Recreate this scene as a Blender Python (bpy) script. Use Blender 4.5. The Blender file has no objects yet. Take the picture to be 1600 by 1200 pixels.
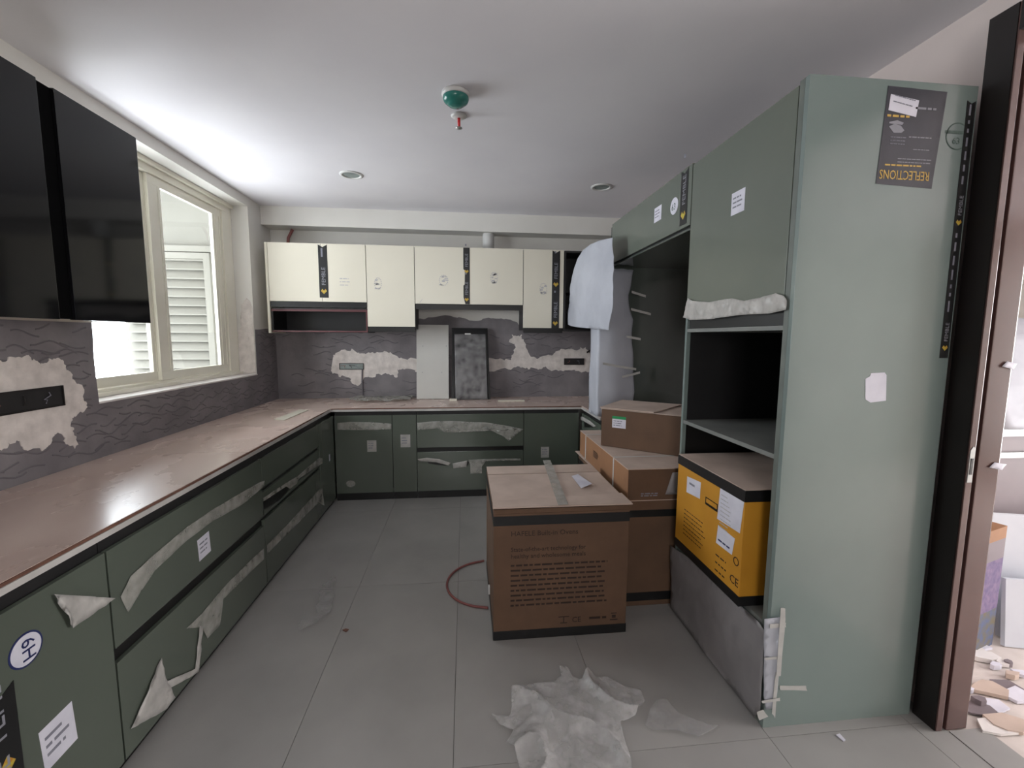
import bpy, bmesh, math, random
from mathutils import Vector, Matrix, noise
S = bpy.context.scene
COL = S.collection
random.seed(7)
# ------------------------------------------------------------------ camera
F_PX = 685.03
CAM = Vector((0, 0, 1.517))
yaw, pitch, roll = .107, .106, .006
cy_, sy_ = math.cos(yaw), math.sin(yaw)
FW = Vector((sy_*math.cos(pitch), cy_*math.cos(pitch), -math.sin(pitch)))
RT0 = Vector((cy_, -sy_, 0)); UP0 = RT0.cross(FW)
RT = math.cos(roll)*RT0 + math.sin(roll)*UP0
UP = -math.sin(roll)*RT0 + math.cos(roll)*UP0
cd = bpy.data.cameras.new('camera'); cam = bpy.data.objects.new('camera', cd); COL.objects.link(cam)
m = Matrix((RT, UP, -FW)).transposed().to_4x4(); m.translation = CAM
cam.matrix_world = m
cd.sensor_width = 36; cd.lens = F_PX/1600*36; cd.clip_start = .02
S.camera = cam
# ------------------------------------------------------------------ world and daylight
W = bpy.data.worlds.new('World'); S.world = W; W.use_nodes = True
bg = W.node_tree.nodes['Background']; bg.inputs[0].default_value = (1, .985, .98, 1); bg.inputs[1].default_value = 13.0
def portal(name, loc, rot, sx, sy):
    l = bpy.data.lights.new(name, 'AREA'); l.shape = 'RECTANGLE'; l.size = sx; l.size_y = sy
    l.cycles.is_portal = True
    o = bpy.data.objects.new(name, l); COL.objects.link(o); o.location = loc; o.rotation_euler = rot
PI = math.pi
portal('window_daylight', (-2.2, 3.41, 1.91), (0, -PI/2, 0), 1.5, 1.8)
portal('rear_fill_portal', (-.3, -2.25, 1.6), (PI/2, 0, 0), .9, 1.0)  # sky portal at an added opening behind the camera, for fill
portal('side_fill_portal', (5.95, .175, 1.35), (0, PI/2, 0), 2.1, 2.15)  # sky portal at an unseen side room window added for its light
S.view_settings.view_transform = 'Standard'; S.view_settings.look = 'None'
S.view_settings.gamma = 1; S.view_settings.use_curve_mapping = False
S.view_settings.exposure = 0.15
# ------------------------------------------------------------------ helpers
def at(ax, val, u, v):
    d = FW + RT*((u-800)/F_PX) - UP*((v-600)/F_PX)
    i = 'xyz'.index(ax); t = (val-CAM[i])/d[i]
    return CAM + d*t
def ats(ax, val, pts, k=1, ox=0, oy=0):
    return [at(ax, val, ox+p[0]/k, oy+p[1]/k) for p in pts]
def srgb(c):
    return tuple((x/255/12.92 if x/255 <= .04045 else ((x/255+.055)/1.055)**2.4) for x in c)
def mat(name, a, b=None, scale=6, rough=.5, bump=0, bscale=60, metal=0, spec=.5, detail=6, stretch=None, alpha=None, coat=0, rvar=0, soft=.15):
    m = bpy.data.materials.new(name); m.use_nodes = True
    nt = m.node_tree; n = nt.nodes; L = nt.links; p = n['Principled BSDF']
    tc = n.new('ShaderNodeTexCoord'); mp = n.new('ShaderNodeMapping'); L.new(tc.outputs['Object'], mp.inputs[0])
    if stretch: mp.inputs['Scale'].default_value = stretch
    a = srgb(a)+(1,); b = srgb(b)+(1,) if b else tuple(x*.93 for x in a[:3])+(1,)
    ns = n.new('ShaderNodeTexNoise'); ns.inputs['Scale'].default_value = scale; ns.inputs['Detail'].default_value = detail
    L.new(mp.outputs[0], ns.inputs[0])
    cr = n.new('ShaderNodeValToRGB'); cr.color_ramp.elements[0].position = .5-soft; cr.color_ramp.elements[1].position = .5+soft
    cr.color_ramp.elements[0].color = a; cr.color_ramp.elements[1].color = b
    L.new(ns.outputs[0], cr.inputs[0]); L.new(cr.outputs[0], p.inputs['Base Color'])
    p.inputs['Roughness'].default_value = rough; p.inputs['Metallic'].default_value = metal
    p.inputs['Specular IOR Level'].default_value = spec
    if coat: p.inputs['Coat Weight'].default_value = coat; p.inputs['Coat Roughness'].default_value = .06
    if rvar:
        mr = n.new('ShaderNodeMapRange'); mr.inputs['To Min'].default_value = rough-rvar; mr.inputs['To Max'].default_value = rough+rvar
        mr.inputs['From Min'].default_value = .35; mr.inputs['From Max'].default_value = .65
        L.new(ns.outputs[0], mr.inputs[0]); L.new(mr.outputs[0], p.inputs['Roughness'])
    if bump:
        n2 = n.new('ShaderNodeTexNoise'); n2.inputs['Scale'].default_value = bscale; n2.inputs['Detail'].default_value = 4
        L.new(mp.outputs[0], n2.inputs[0]); bp = n.new('ShaderNodeBump'); bp.inputs['Strength'].default_value = bump; bp.inputs['Distance'].default_value = .004
        L.new(n2.outputs[0], bp.inputs['Height']); L.new(bp.outputs[0], p.inputs['Normal'])
    if alpha is not None: p.inputs['Alpha'].default_value = alpha
    return m
M = {}
M['ceiling'] = mat('ceiling_paint', (234, 231, 234), (228, 225, 229), 1.5, .6, .05, 40)
M['wall'] = mat('cream_paint', (226, 223, 217), (219, 216, 209), 2, .6, .08, 50)
M['wallpink'] = mat('side_paint', (222, 208, 203), (214, 200, 195), 2, .65)
M['cement'] = mat('grey_cement_coat', (134, 129, 131), (116, 111, 114), 5, .8, .5, 45)
M['ridge'] = mat('cement_ridge', (112, 107, 111), (104, 99, 103), 9, .8)  # darker than the coat: ridge shading put into the colour
M['plaster'] = mat('raw_plaster', (230, 222, 216), (206, 198, 192), 14, .85, .6, 60)
M['tile'] = mat('floor_tile', (163, 161, 158), (153, 151, 148), 2.2, .38, .04, 30, rvar=.08)
M['grout'] = mat('grout', (92, 91, 88), None, 20, .8)
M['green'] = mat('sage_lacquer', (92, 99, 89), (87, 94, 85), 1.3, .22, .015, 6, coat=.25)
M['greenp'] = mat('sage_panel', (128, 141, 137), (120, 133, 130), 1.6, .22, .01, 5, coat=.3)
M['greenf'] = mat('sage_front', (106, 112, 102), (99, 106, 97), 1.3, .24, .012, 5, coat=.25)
M['greend'] = mat('sage_edge', (112, 118, 112), (98, 104, 98), 8, .5)
M['carc'] = mat('grey_carcass', (128, 130, 126), (118, 120, 117), 5, .45)
M['dark'] = mat('dark_carcass', (34, 33, 34), (28, 27, 28), 5, .5)
M['black'] = mat('black_profile', (14, 14, 14), (20, 19, 19), 8, .4)
M['void'] = mat('matt_black', (5, 5, 6), (7, 7, 8), 5, .9, spec=.08)
M['glassblk'] = mat('black_glass', (15, 15, 17), (18, 18, 20), 2, .08, spec=.4)
M['cream'] = mat('cream_laminate', (226, 220, 203), (221, 215, 198), 1.5, .32)
M['creamd'] = mat('cream_edge', (206, 201, 186), None, 4, .5)
M['maroon'] = mat('maroon_edge', (92, 48, 50), (80, 42, 44), 8, .5)
M['board'] = mat('pink_cover_board', (214, 194, 183), (196, 172, 162), 3, .27, .03, 10, detail=8, rvar=.06, stretch=(1, .6, 1), soft=.3)
M['slab'] = mat('quartz_slab', (206, 202, 198), (190, 186, 182), 9, .3)
M['bedge'] = mat('board_edge', (120, 82, 66), (98, 66, 54), 12, .7)
M['kraft'] = mat('kraft_cardboard', (106, 80, 61), (97, 73, 56), 7, .75, .08, 25)
M['kraft2'] = mat('orange_kraft', (160, 116, 82), (148, 106, 75), 6, .7, .06, 25)
M['kraftdust'] = mat('dusty_kraft', (204, 184, 171), (186, 166, 153), 5, .8, .15, 30)
M['tapeblk'] = mat('black_band', (24, 24, 25), (30, 30, 31), 9, .4)
M['ink'] = mat('brown_ink', (54, 36, 28), (46, 31, 25), 10, .7)
M['yellow'] = mat('yellow_card', (204, 144, 40), (194, 134, 34), 5, .6, .05, 25)
M['paper'] = mat('white_paper', (224, 222, 232), (206, 204, 216), 9, .6)
M['greypr'] = mat('grey_print', (120, 120, 132), (140, 140, 150), 14, .6)
M['foam'] = mat('white_foam_sheet', (186, 188, 196), (170, 172, 181), 3, .55, .3, 14)
M['foamg'] = mat('dusty_foam_sheet', (150, 146, 147), (134, 130, 131), 4, .5, .3, 14)
M['mask'] = mat('masking_tape', (190, 188, 184), (172, 170, 166), 14, .6)
M['alu'] = mat('beige_aluminium', (240, 236, 222), (234, 230, 214), 3, .4)
M['jamb'] = mat('white_sill', (236, 230, 227), (224, 218, 215), 6, .6, .1, 30)
M['outside'] = mat('balcony_wall', (108, 106, 98), (103, 101, 93), 2, .7)
M['brown'] = mat('brown_gloss_frame', (92, 66, 62), (84, 59, 56), 3, .22, .03, 10, coat=.4)
M['browndk'] = mat('dark_brown_frame', (30, 23, 22), (24, 19, 18), 4, .4)
M['steel'] = mat('zinc_plate', (176, 176, 174), (150, 150, 148), 20, .4, metal=.6)
M['teal'] = mat('teal_plastic', (52, 128, 118), (44, 116, 106), 5, .18)
M['whitep'] = mat('white_plastic', (214, 213, 210), None, 5, .4)
M['red'] = mat('red_glass_bulb', (214, 50, 56), (200, 44, 50), 5, .2)
M['hose'] = mat('pink_rubber', (150, 92, 88), (130, 78, 76), 20, .5)
M['gold'] = mat('gold_print', (214, 176, 84), (196, 158, 70), 10, .4)
M['tgold'] = mat('tape_logo_gold', (196, 190, 70), (186, 120, 50), 60, .5)
M['poster'] = mat('black_poster', (52, 52, 60), (66, 66, 74), 6, .35)
M['silver'] = mat('silver_print', (150, 150, 158), (128, 128, 136), 12, .4)
M['navy'] = mat('navy_print', (34, 42, 92), None, 5, .5)
M['greenl'] = mat('green_label', (40, 150, 90), None, 5, .5)
M['brush'] = mat('grey_box_metal', (150, 160, 156), (120, 128, 126), 10, .5)
M['purple'] = mat('purple_print', (84, 66, 110), (120, 100, 130), 30, .5)
M['blue'] = mat('blue_print', (70, 86, 124), (100, 90, 60), 26, .5)
M['mauve'] = mat('mauve_panel', (128, 116, 120), (118, 107, 111), 3, .5)
M['sky_wall'] = mat('pale_far_wall', (222, 234, 245), (214, 228, 240), 2, .8)
M['rubble'] = mat('dusty_screed', (222, 212, 206), (200, 190, 184), 5, .8, .4, 20)
M['slabw'] = mat('white_slab', (214, 218, 226), (204, 208, 217), 3, .35)
M['stamp'] = mat('grey_stamp', (176, 174, 178), (196, 192, 190), 40, .6)
M['stamp2'] = mat('faint_green_ink', (70, 88, 82), (96, 112, 106), 30, .6)
M['scratch'] = mat('film_tint', (96, 110, 105), None, 4, .3)
def film_mat(name, col, op, rough=.3):
    m = bpy.data.materials.new(name); m.use_nodes = True; nt = m.node_tree; n = nt.nodes; L = nt.links
    p = n['Principled BSDF']; out = n['Material Output']
    p.inputs['Base Color'].default_value = srgb(col)+(1,); p.inputs['Roughness'].default_value = rough
    tr = n.new('ShaderNodeBsdfTransparent'); mx = n.new('ShaderNodeMixShader')
    tc = n.new('ShaderNodeTexCoord'); ns = n.new('ShaderNodeTexNoise'); ns.inputs['Scale'].default_value = 14; ns.inputs['Detail'].default_value = 4
    L.new(tc.outputs['Object'], ns.inputs[0]); mr = n.new('ShaderNodeMapRange')
    mr.inputs['From Min'].default_value = .3; mr.inputs['From Max'].default_value = .7
    mr.inputs['To Min'].default_value = max(0, op-.15); mr.inputs['To Max'].default_value = min(1, op+.15)
    L.new(ns.outputs[0], mr.inputs[0]); L.new(mr.outputs[0], mx.inputs[0]); L.new(tr.outputs[0], mx.inputs[1]); L.new(p.outputs[0], mx.inputs[2])
    L.new(mx.outputs[0], out.inputs[0]); return m
M['film'] = film_mat('clear_film', (196, 194, 186), .42)
M['filmw'] = film_mat('milky_film', (206, 202, 197), .72)
M['filmc'] = film_mat('crumpled_polythene', (212, 210, 209), .36, .3)
M['filmt'] = film_mat('thin_polythene', (190, 188, 188), .2, .25)
M['filmf'] = film_mat('faint_panel_film', (92, 104, 98), .5, .3)
def glass_mat():
    m = bpy.data.materials.new('window_glass'); m.use_nodes = True; nt = m.node_tree; n = nt.nodes; L = nt.links
    out = n['Material Output']; tr = n.new('ShaderNodeBsdfTransparent'); tr.inputs[0].default_value = (.93, .97, 1, 1)
    g = n.new('ShaderNodeBsdfGlossy'); g.inputs['Roughness'].default_value = .03; mx = n.new('ShaderNodeMixShader'); fr = n.new('ShaderNodeLayerWeight'); fr.inputs[0].default_value = .5
    pw = n.new('ShaderNodeMath'); pw.operation = 'POWER'; pw.inputs[1].default_value = 4; L.new(fr.outputs['Facing'], pw.inputs[0])
    ml = n.new('ShaderNodeMath'); ml.operation = 'MULTIPLY_ADD'; ml.inputs[1].default_value = .5; ml.inputs[2].default_value = .04; L.new(pw.outputs[0], ml.inputs[0])
    L.new(ml.outputs[0], mx.inputs[0]); L.new(tr.outputs[0], mx.inputs[1]); L.new(g.outputs[0], mx.inputs[2]); L.new(mx.outputs[0], out.inputs[0]); return m
M['glass'] = glass_mat()

def tag(o, label=None, cat=None, group=None, kind=None):
    for k, v in (('label', label), ('category', cat), ('group', group), ('kind', kind)):
        if v: o[k] = v
    return o
def empty(name, loc, label=None, cat=None, group=None, kind=None):
    o = bpy.data.objects.new(name, None); COL.objects.link(o); o.location = loc; o.empty_display_size = .1
    return tag(o, label, cat, group, kind)
def wpos(o):
    v = Vector((0, 0, 0))
    while o: v += o.location; o = o.parent
    return v
def link(name, bm, m, parent=None, smooth=False):
    """bm is in world coordinates; stored relative to its parent"""
    bmesh.ops.recalc_face_normals(bm, faces=bm.faces)
    me = bpy.data.meshes.new(name)
    o = bpy.data.objects.new(name, me); COL.objects.link(o)
    if parent:
        o.parent = parent; off = wpos(parent)
    else:
        off = Vector((0, 0, 0))
    if bm.verts:
        c = sum((v.co for v in bm.verts), Vector())/len(bm.verts); z = min(v.co.z for v in bm.verts)
        base = Vector((c.x, c.y, z)); o.location = base-off; bmesh.ops.translate(bm, verts=bm.verts, vec=-base)
    bm.to_mesh(me); bm.free()
    if smooth:
        for p in me.polygons: p.use_smooth = True
    me.materials.append(M[m])
    return o
def bx(bm, x0, x1, y0, y1, z0, z1, bev=0):
    r = bmesh.ops.create_cube(bm, size=1)['verts']
    bmesh.ops.scale(bm, vec=(x1-x0, y1-y0, z1-z0), verts=r)
    bmesh.ops.translate(bm, vec=((x0+x1)/2, (y0+y1)/2, (z0+z1)/2), verts=r)
    if bev:
        es = list({e for v in r for e in v.link_edges})
        bmesh.ops.bevel(bm, geom=es, offset=bev, segments=2, affect='EDGES', profile=.7)
def box(name, m, d, parent=None, bev=0):
    bm = bmesh.new(); bx(bm, *d, bev=bev); return link(name, bm, m, parent)
def boxes(name, m, ds, parent=None, bev=0):
    bm = bmesh.new()
    for d in ds: bx(bm, *d, bev=bev)
    return link(name, bm, m, parent)
def poly(bm, pts, nrm, th):
    vs = [bm.verts.new(p) for p in pts]; f = bm.faces.new(vs)
    e = bmesh.ops.extrude_face_region(bm, geom=[f])
    bmesh.ops.translate(bm, vec=Vector(nrm)*th, verts=[g for g in e['geom'] if isinstance(g, bmesh.types.BMVert)])
def plate(name, m, pts, nrm, th, parent=None):
    bm = bmesh.new(); poly(bm, pts, nrm, th); return link(name, bm, m, parent)
def jag(pts, amp, n=3, seed=0):
    rnd = random.Random(seed); P = [Vector(p) for p in pts]
    for k in range(n):
        Q = []
        for i, a in enumerate(P):
            b = P[(i+1) % len(P)]; d = b-a; Q.append(a)
            mid = (a+b)/2; s = d.length
            off = Vector([rnd.uniform(-1, 1) if abs(d[j]) > -1 else 0 for j in range(3)])*min(amp, s*.28)
            Q.append(mid+off)
        P = Q
    return P
def flat(pts, ax, val):
    i = 'xyz'.index(ax); 
    for p in pts: p[i] = val
    return pts
def thicken(bm, off):
    fs = list(bm.faces); mp_ = {v: bm.verts.new(v.co+off) for v in bm.verts[:]}
    bd = [e for e in bm.edges if len(e.link_faces) == 1]
    for f in fs:
        try: bm.faces.new([mp_[v] for v in reversed(f.verts)])
        except ValueError: pass
    for e_ in bd:
        a, b = e_.verts
        try: bm.faces.new((a, b, mp_[b], mp_[a]))
        except ValueError: pass
def sheet(name, m, pts, nrm, L, amp, sc, parent=None, th=.0006, lift=.0, fn=None, seed=0):
    """thin crumpled sheet with outline pts"""
    bm = bmesh.new(); bm.faces.new([bm.verts.new(p) for p in pts]); bmesh.ops.triangulate(bm, faces=bm.faces)
    for k in range(9):
        es = [e for e in bm.edges if e.calc_length() > L]
        if not es: break
        bmesh.ops.subdivide_edges(bm, edges=es, cuts=1); bmesh.ops.triangulate(bm, faces=bm.faces)
    N = Vector(nrm); so = Vector((seed*3.1, seed*1.7, seed))
    for v in bm.verts:
        p = v.co.copy()
        h = noise.noise(p*sc+so); h2 = abs(noise.noise(p*sc*2.3+so*2))
        v.co = p + N*(lift + amp*(.5+.5*h+.6*h2))
        if fn: v.co += fn(p)
    thicken(bm, N*th)
    return link(name, bm, m, parent, smooth=True)
def tube(bm, P, r, seg=8, closed=False):
    rings = []
    P = [Vector(p) for p in P]
    for i, p in enumerate(P):
        t = (P[min(i+1, len(P)-1)]-P[max(i-1, 0)]).normalized()
        a = t.cross(Vector((0, 0, 1)))
        if a.length < .1: a = t.cross(Vector((1, 0, 0)))
        a.normalize(); b = t.cross(a)
        rings.append([bm.verts.new(p+(a*math.cos(k*2*PI/seg)+b*math.sin(k*2*PI/seg))*r) for k in range(seg)])
    for i in range(len(rings)-1):
        for k in range(seg):
            bm.faces.new((rings[i][k], rings[i][(k+1) % seg], rings[i+1][(k+1) % seg], rings[i+1][k]))
    bm.faces.new(rings[0]); bm.faces.new(rings[-1])
def lathe(bm, prof, c, seg=32, sx=1):
    rings = []
    for r, z in prof:
        if r < 1e-5: rings.append([bm.verts.new((c[0], c[1], c[2]+z))])
        else: rings.append([bm.verts.new((c[0]+r*math.cos(k*2*PI/seg), c[1]+r*math.sin(k*2*PI/seg), c[2]+z)) for k in range(seg)])
    for a, b in zip(rings, rings[1:]):
        for k in range(seg):
            f = [a[k % len(a)], a[(k+1) % len(a)], b[(k+1) % len(b)], b[k % len(b)]]
            f2 = []
            for v in f:
                if v not in f2: f2.append(v)
            if len(f2) > 2: bm.faces.new(f2)
AX = {'-y': (Vector((1, 0, 0)), Vector((0, -1, 0))), '-x': (Vector((0, -1, 0)), Vector((-1, 0, 0))), '+x': (Vector((0, 1, 0)), Vector((1, 0, 0)))}
def frame(face, o, rot=0, up=None):
    r, n = AX[face]; u = Vector((0, 0, 1))
    c, s = math.cos(rot), math.sin(rot)
    r2, u2 = r*c+u*s, u*c-r*s
    mm = Matrix((r2, u2, n)).transposed().to_4x4(); mm.translation = Vector(o); return mm
def text(name, s, size, m, F, parent, th=.0006, align='LEFT', sx=1):
    cu = bpy.data.curves.new('t', 'FONT'); cu.body = s; cu.size = size; cu.align_x = align; cu.extrude = th/2; cu.resolution_u = 2
    to = bpy.data.objects.new('t', cu); COL.objects.link(to)
    dg = bpy.context.evaluated_depsgraph_get(); me = bpy.data.meshes.new_from_object(to.evaluated_get(dg))
    bm = bmesh.new(); bm.from_mesh(me)
    bmesh.ops.scale(bm, vec=(sx, 1, 1), verts=bm.verts)
    bmesh.ops.translate(bm, vec=(0, 0, th/2+.0003), verts=bm.verts)
    bmesh.ops.transform(bm, matrix=F, verts=bm.verts)
    bpy.data.objects.remove(to); bpy.data.curves.remove(cu); bpy.data.meshes.remove(me)
    return link(name, bm, m, parent)
def lbox(bm, F, x0, x1, y0, y1, z0, z1):
    n = len(bm.verts); r = bmesh.ops.create_cube(bm, size=1)['verts']
    bmesh.ops.scale(bm, vec=(x1-x0, y1-y0, z1-z0), verts=r)
    bmesh.ops.translate(bm, vec=((x0+x1)/2, (y0+y1)/2, (z0+z1)/2), verts=r)
    bmesh.ops.transform(bm, matrix=F, verts=r)
def lines(name, F, x0, y0, w, n, pitch, h, m, parent, rag=.1, seed=1, gap=.2):
    """rows of small printed word marks"""
    rnd = random.Random(seed); bm = bmesh.new()
    for i in range(n):
        x = x0; end = x0+w*(1-rnd.random()*rag)
        while x < end-.004:
            l = min(rnd.uniform(h*1.6, h*6), end-x); lbox(bm, F, x, x+l, y0-i*pitch, y0-i*pitch+h, .0002, .0008); x += l+h*.7*(1+gap)
    return link(name, bm, m, parent)
def sticker(F, w, h, parent, seed=1, name='label_sticker', print_=True):
    """paper label with a few printed marks; F at lower left corner"""
    bm = bmesh.new(); lbox(bm, F, 0, w, 0, h, 0, .0007); o = link(name, bm, 'paper', parent)
    return o
def brand_tape(parent, F, w, h, reps=1, torn=False, name='brand_tape', seed=2):
    """black printed edge tape reading upward, gold mark"""
    bm = bmesh.new()
    vs = [(0, 0), (w, 0), (w, h), (w*.5, h-w*.28), (0, h)]
    if torn: vs = [(w*.3, 0), (w, 0), (w, h), (0, h), (0, h*.62), (w*.25, h*.6), (w*.2, h*.35), (0, h*.33), (0, h*.12)]
    P = [F @ Vector((x, y, .0003)) for x, y in vs]; nrm = F.to_3x3() @ Vector((0, 0, 1))
    poly(bm, P, nrm, .001); o = link(name, bm, 'tapeblk', parent)
    step = h/reps
    for i in range(reps):
        y = i*step + .03*step+.01
        G = F @ Matrix.Translation((w*.5, y+w*.45, .0015))
        bm = bmesh.new()
        s = w*.34
        poly(bm, [G @ Vector(p) for p in ((0, -s, 0), (s, 0, 0), (s*.5, s*.7, 0), (0, s*.1, 0), (-s*.5, s*.7, 0), (-s, 0, 0))], nrm, .0006)
        link('tape_mark', bm, 'tgold', o)
        T = F @ Matrix.Translation((w*.72, y+w*1.1, .0015)) @ Matrix.Rotation(PI/2, 4, 'Z')
        text('tape_lettering', 'FEMBLE', w*.62, 'silver', T, o, .0005)
        T2 = F @ Matrix.Translation((w*.5, y+w*1.1+w*3.2, .0013)) @ Matrix.Rotation(PI/2, 4, 'Z')
        lines('tape_print', T2, 0, 0, max(.02, step-w*5), 1, w, w*.2, 'greypr', o, 0, seed+i, 2.5)
    return o
# ------------------------------------------------------------------ room shell
H = 2.75; XW, XR, YB = -1.93, 1.905, 4.75
WY0, WY1, WZ0, WZ1 = 2.515, 4.30, 1.155, 2.67
fl = tag(box('floor', 'grout', (-2.15, 1.866, -2.2, 4.9, -.12, -.006)), kind='structure')
xs = [-2.15, -1.85, -1.25, -.65, -.05, .55, 1.15, 1.75, 1.866]; ys = [-2.2, -.99, .21, 1.41, 2.61, 3.81, 4.9]
for i in range(len(xs)-1):
    for j in range(len(ys)-1):
        box('tile', 'tile', (xs[i]+.001, xs[i+1]-.001, ys[j]+.001, ys[j+1]-.001, -.0058, 0), fl)
tag(box('ceiling', 'ceiling', (-2.15, XR, -2.2, 4.9, H, H+.1)), kind='structure')
wl = tag(boxes('wall_left', 'wall', [(-2.15, XW, -2.2, 4.9, 0, WZ0), (-2.15, XW, -2.2, 4.9, WZ1, H), (-2.15, XW, -2.2, WY0, WZ0, WZ1), (-2.15, XW, WY1, 4.9, WZ0, WZ1)]), kind='structure')
wb = tag(box('wall_back', 'wall', (XW, 2.1, YB, 4.9, 0, H)), kind='structure')
wr = tag(boxes('wall_right', 'wallpink', [(XR, 1.95, 1.46, YB, 0, H), (XR, 1.95, -2.2, .36, 0, H), (XR, 1.95, .36, 1.46, 2.622, H)]), kind='structure')
tag(boxes('wall_rear', 'wall', [(-2.15, -.75, -2.3, -2.2, 0, H), (.15, 1.95, -2.3, -2.2, 0, H), (-.75, .15, -2.3, -2.2, 2.1, H), (-.75, .15, -2.3, -2.2, 0, 1.1)]), kind='structure')  # opening out of view is invented, sized for the light it admits
tag(box('trim_1', 'wall', (XW, XR, 4.55, YB, 2.573, H)), kind='structure')
# grey cement coat on the splashback
cc = plate('cement_coat', 'cement', flat(jag([(XW, YB, .86), (XR, YB, .86), (XR, YB, 1.64), (.66, YB, 1.60), (.52, YB, 1.69), (.3, YB, 1.72), (.1, YB, 1.69), (-.15, YB, 1.74), (-.5, YB, 1.70), (XW, YB, 1.60)], .012, 3, 3), 'y', YB), (0, -1, 0), .004, wb)
pl = [(XW, .0, .86), (XW, YB-.005, .86), (XW, YB-.005, 1.585), (XW, 4.31, 1.575), (XW, 4.302, 1.153), (XW, WY0, 1.153), (XW, 2.513, 1.66), (XW, .0, 1.66)]
plate('cement_coat', 'cement', flat(jag(pl, .006, 2, 5), 'x', XW), (1, 0, 0), .004, wl)
def squiggles(name, o, r, n, area, count, seed, parent, avoid):
    rnd = random.Random(seed); bm = bmesh.new(); k = 0; used = []; tries = 0
    while k < count and tries < 6000:
        tries += 1
        a, z = rnd.uniform(*area[0]), rnd.uniform(*area[1])
        if avoid(a, z) or any(((a-b_)/1.9)**2+(z-c_)**2 < .042**2 for b_, c_ in used): continue
        used.append((a, z)); k += 1; ln = rnd.uniform(.08, .22); ph = rnd.uniform(0, 6); am = rnd.uniform(.010, .018); P = []
        sl = rnd.uniform(-.1, .1); w = rnd.uniform(24, 36)
        for i in range(9):
            t = i/8; aa = a+ln*(t-.5); zz = z+am*math.sin(ph+w*ln*t)+sl*ln*t
            if avoid(aa, zz): continue
            P.append(Vector(o)+Vector(r)*aa+Vector((0, 0, 1))*zz+Vector(n)*.0022)
        if len(P) > 4: tube(bm, P, .0048, 6)
    ob = link(name, bm, 'ridge', parent); ob['kind'] = 'stuff'; return ob
squiggles('trowel_ridge', (0, YB, 0), (1, 0, 0), (0, -1, 0), ((XW+.1, 1.2), (.9, 1.57)), 110, 4, wb, lambda a, z: a < XW+.03 or a > 1.3)
squiggles('trowel_ridge', (XW, 0, 0), (0, 1, 0), (1, 0, 0), ((1.6, 4.7), (.9, 1.56)), 190, 9, wl, lambda a, z: (z > 1.14 and a > 2.48 and a < 4.34) or a > 4.72 or z > 1.57)
# raw white plaster patches round the back boxes
def patch(ax, val, pts, k, ox, oy, nrm, seed, parent):
    P = ats(ax, val, pts, k, ox, oy); P = flat(jag(P, .02, 3, seed), ax, val)
    return plate('plaster_patch', 'plaster', P, nrm, .0035, parent)
yp = YB-.004
patch('y', yp, [(450,900),(500,850),(560,845),(620,870),(650,870),(720,865),(800,875),(860,900),(1000,895),(1000,1000),(880,960),(830,960),(830,1010),(760,985),(690,1010),(630,1020),(600,1060),(570,1050),(540,1010),(450,990)], 3.75, 400, 320, (0,-1,0), 1, wb)
patch('y', yp, [(380,860),(520,880),(630,890),(640,860),(660,800),(620,780),(640,730),(700,730),(720,780),(740,840),(790,880),(860,860),(900,850),(960,820),(1040,830),(1100,810),(1130,850),(1260,870),(1255,950),(1100,960),(960,960),(850,930),(800,950),(740,950),(680,930),(620,950),(380,960)], 4, 640, 340, (0,-1,0), 2, wb)
xp = XW+.004
patch('x', xp, [(-160,400),(0,310),(60,290),(150,280),(180,310),(250,330),(310,300),(370,320),(385,370),(410,380),(420,420),(440,440),(490,500),(505,560),(490,610),(430,640),(410,700),(430,750),(435,830),(380,800),(350,740),(300,770),(270,820),(160,840),(120,810),(40,790),(0,840),(-160,900)], 3.75, 0, 480, (1,0,0), 3, wl)
# cornered rough plaster on the window reveal and small chips
def socket(parent, d, mm, nrm_axis, n):
    """metal back box in the plaster with two cables"""
    x0, x1, y0, y1, z0, z1 = d
    t = empty('back_box', ((x0+x1)/2, (y0+y1)/2, z0)); 
    return t
def back_box(label, face, o, w, h, inner, seed):
    t = empty('socket_back_box', o, label, 'socket box')
    F = frame(face, o)
    bm = bmesh.new(); b = .006
    for d in ((-b, w+b, -b, 0), (-b, w+b, h, h+b), (-b, 0, 0, h), (w, w+b, 0, h)): lbox(bm, F, d[0], d[1], d[2], d[3], 0, .007)
    link('rim', bm, 'browndk', t)
    bm = bmesh.new(); lbox(bm, F, 0, w, 0, h, 0, .0025); link('back_plate', bm, inner, t)
    rnd = random.Random(seed)
    for k in range(3):
        bm = bmesh.new(); x = w*(.2+.28*k)
        tube(bm, [F @ Vector((x+rnd.uniform(-.012, .012)*i, h*(.25+.12*i)+rnd.uniform(-.006, .006), .006+.002*math.sin(i))) for i in range(5)], .0022, 6)
        link('cable', bm, ['hose', 'browndk', 'greypr'][k], t)
    return t
back_box('grey metal socket back box in the plaster left of the leaning white board', '-y', (-1.30, YB-.0082, 1.177), .235, .055, 'brush', 1)
back_box('dark socket back box with loose cables near the hanging foam', '-y', (1.09, YB-.0082, 1.225), .215, .06, 'dark', 2)
back_box('wide dark socket opening with cables on the left wall', '+x', (XW+.0082, 1.93, 1.185), .37, .085, 'dark', 3)
# chase conduit running down to the counter and diagonal chase
bm = bmesh.new(); tube(bm, [(-1.075, YB-.011, 1.17), (-1.08, YB-.011, 1.05), (-1.075, YB-.011, .885)], .008, 8)
tag(link('conduit', bm, 'ridge', None), 'short grey conduit running down from the left back box to the worktop', 'conduit')
bm = bmesh.new(); tube(bm, [at('y', YB-.013, 917, 551), at('y', YB-.013, 930, 542), at('y', YB-.013, 945, 530)], .009, 8)
tag(link('conduit', bm, 'browndk', None), 'dark diagonal conduit right of the cabled socket box', 'conduit')
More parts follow.
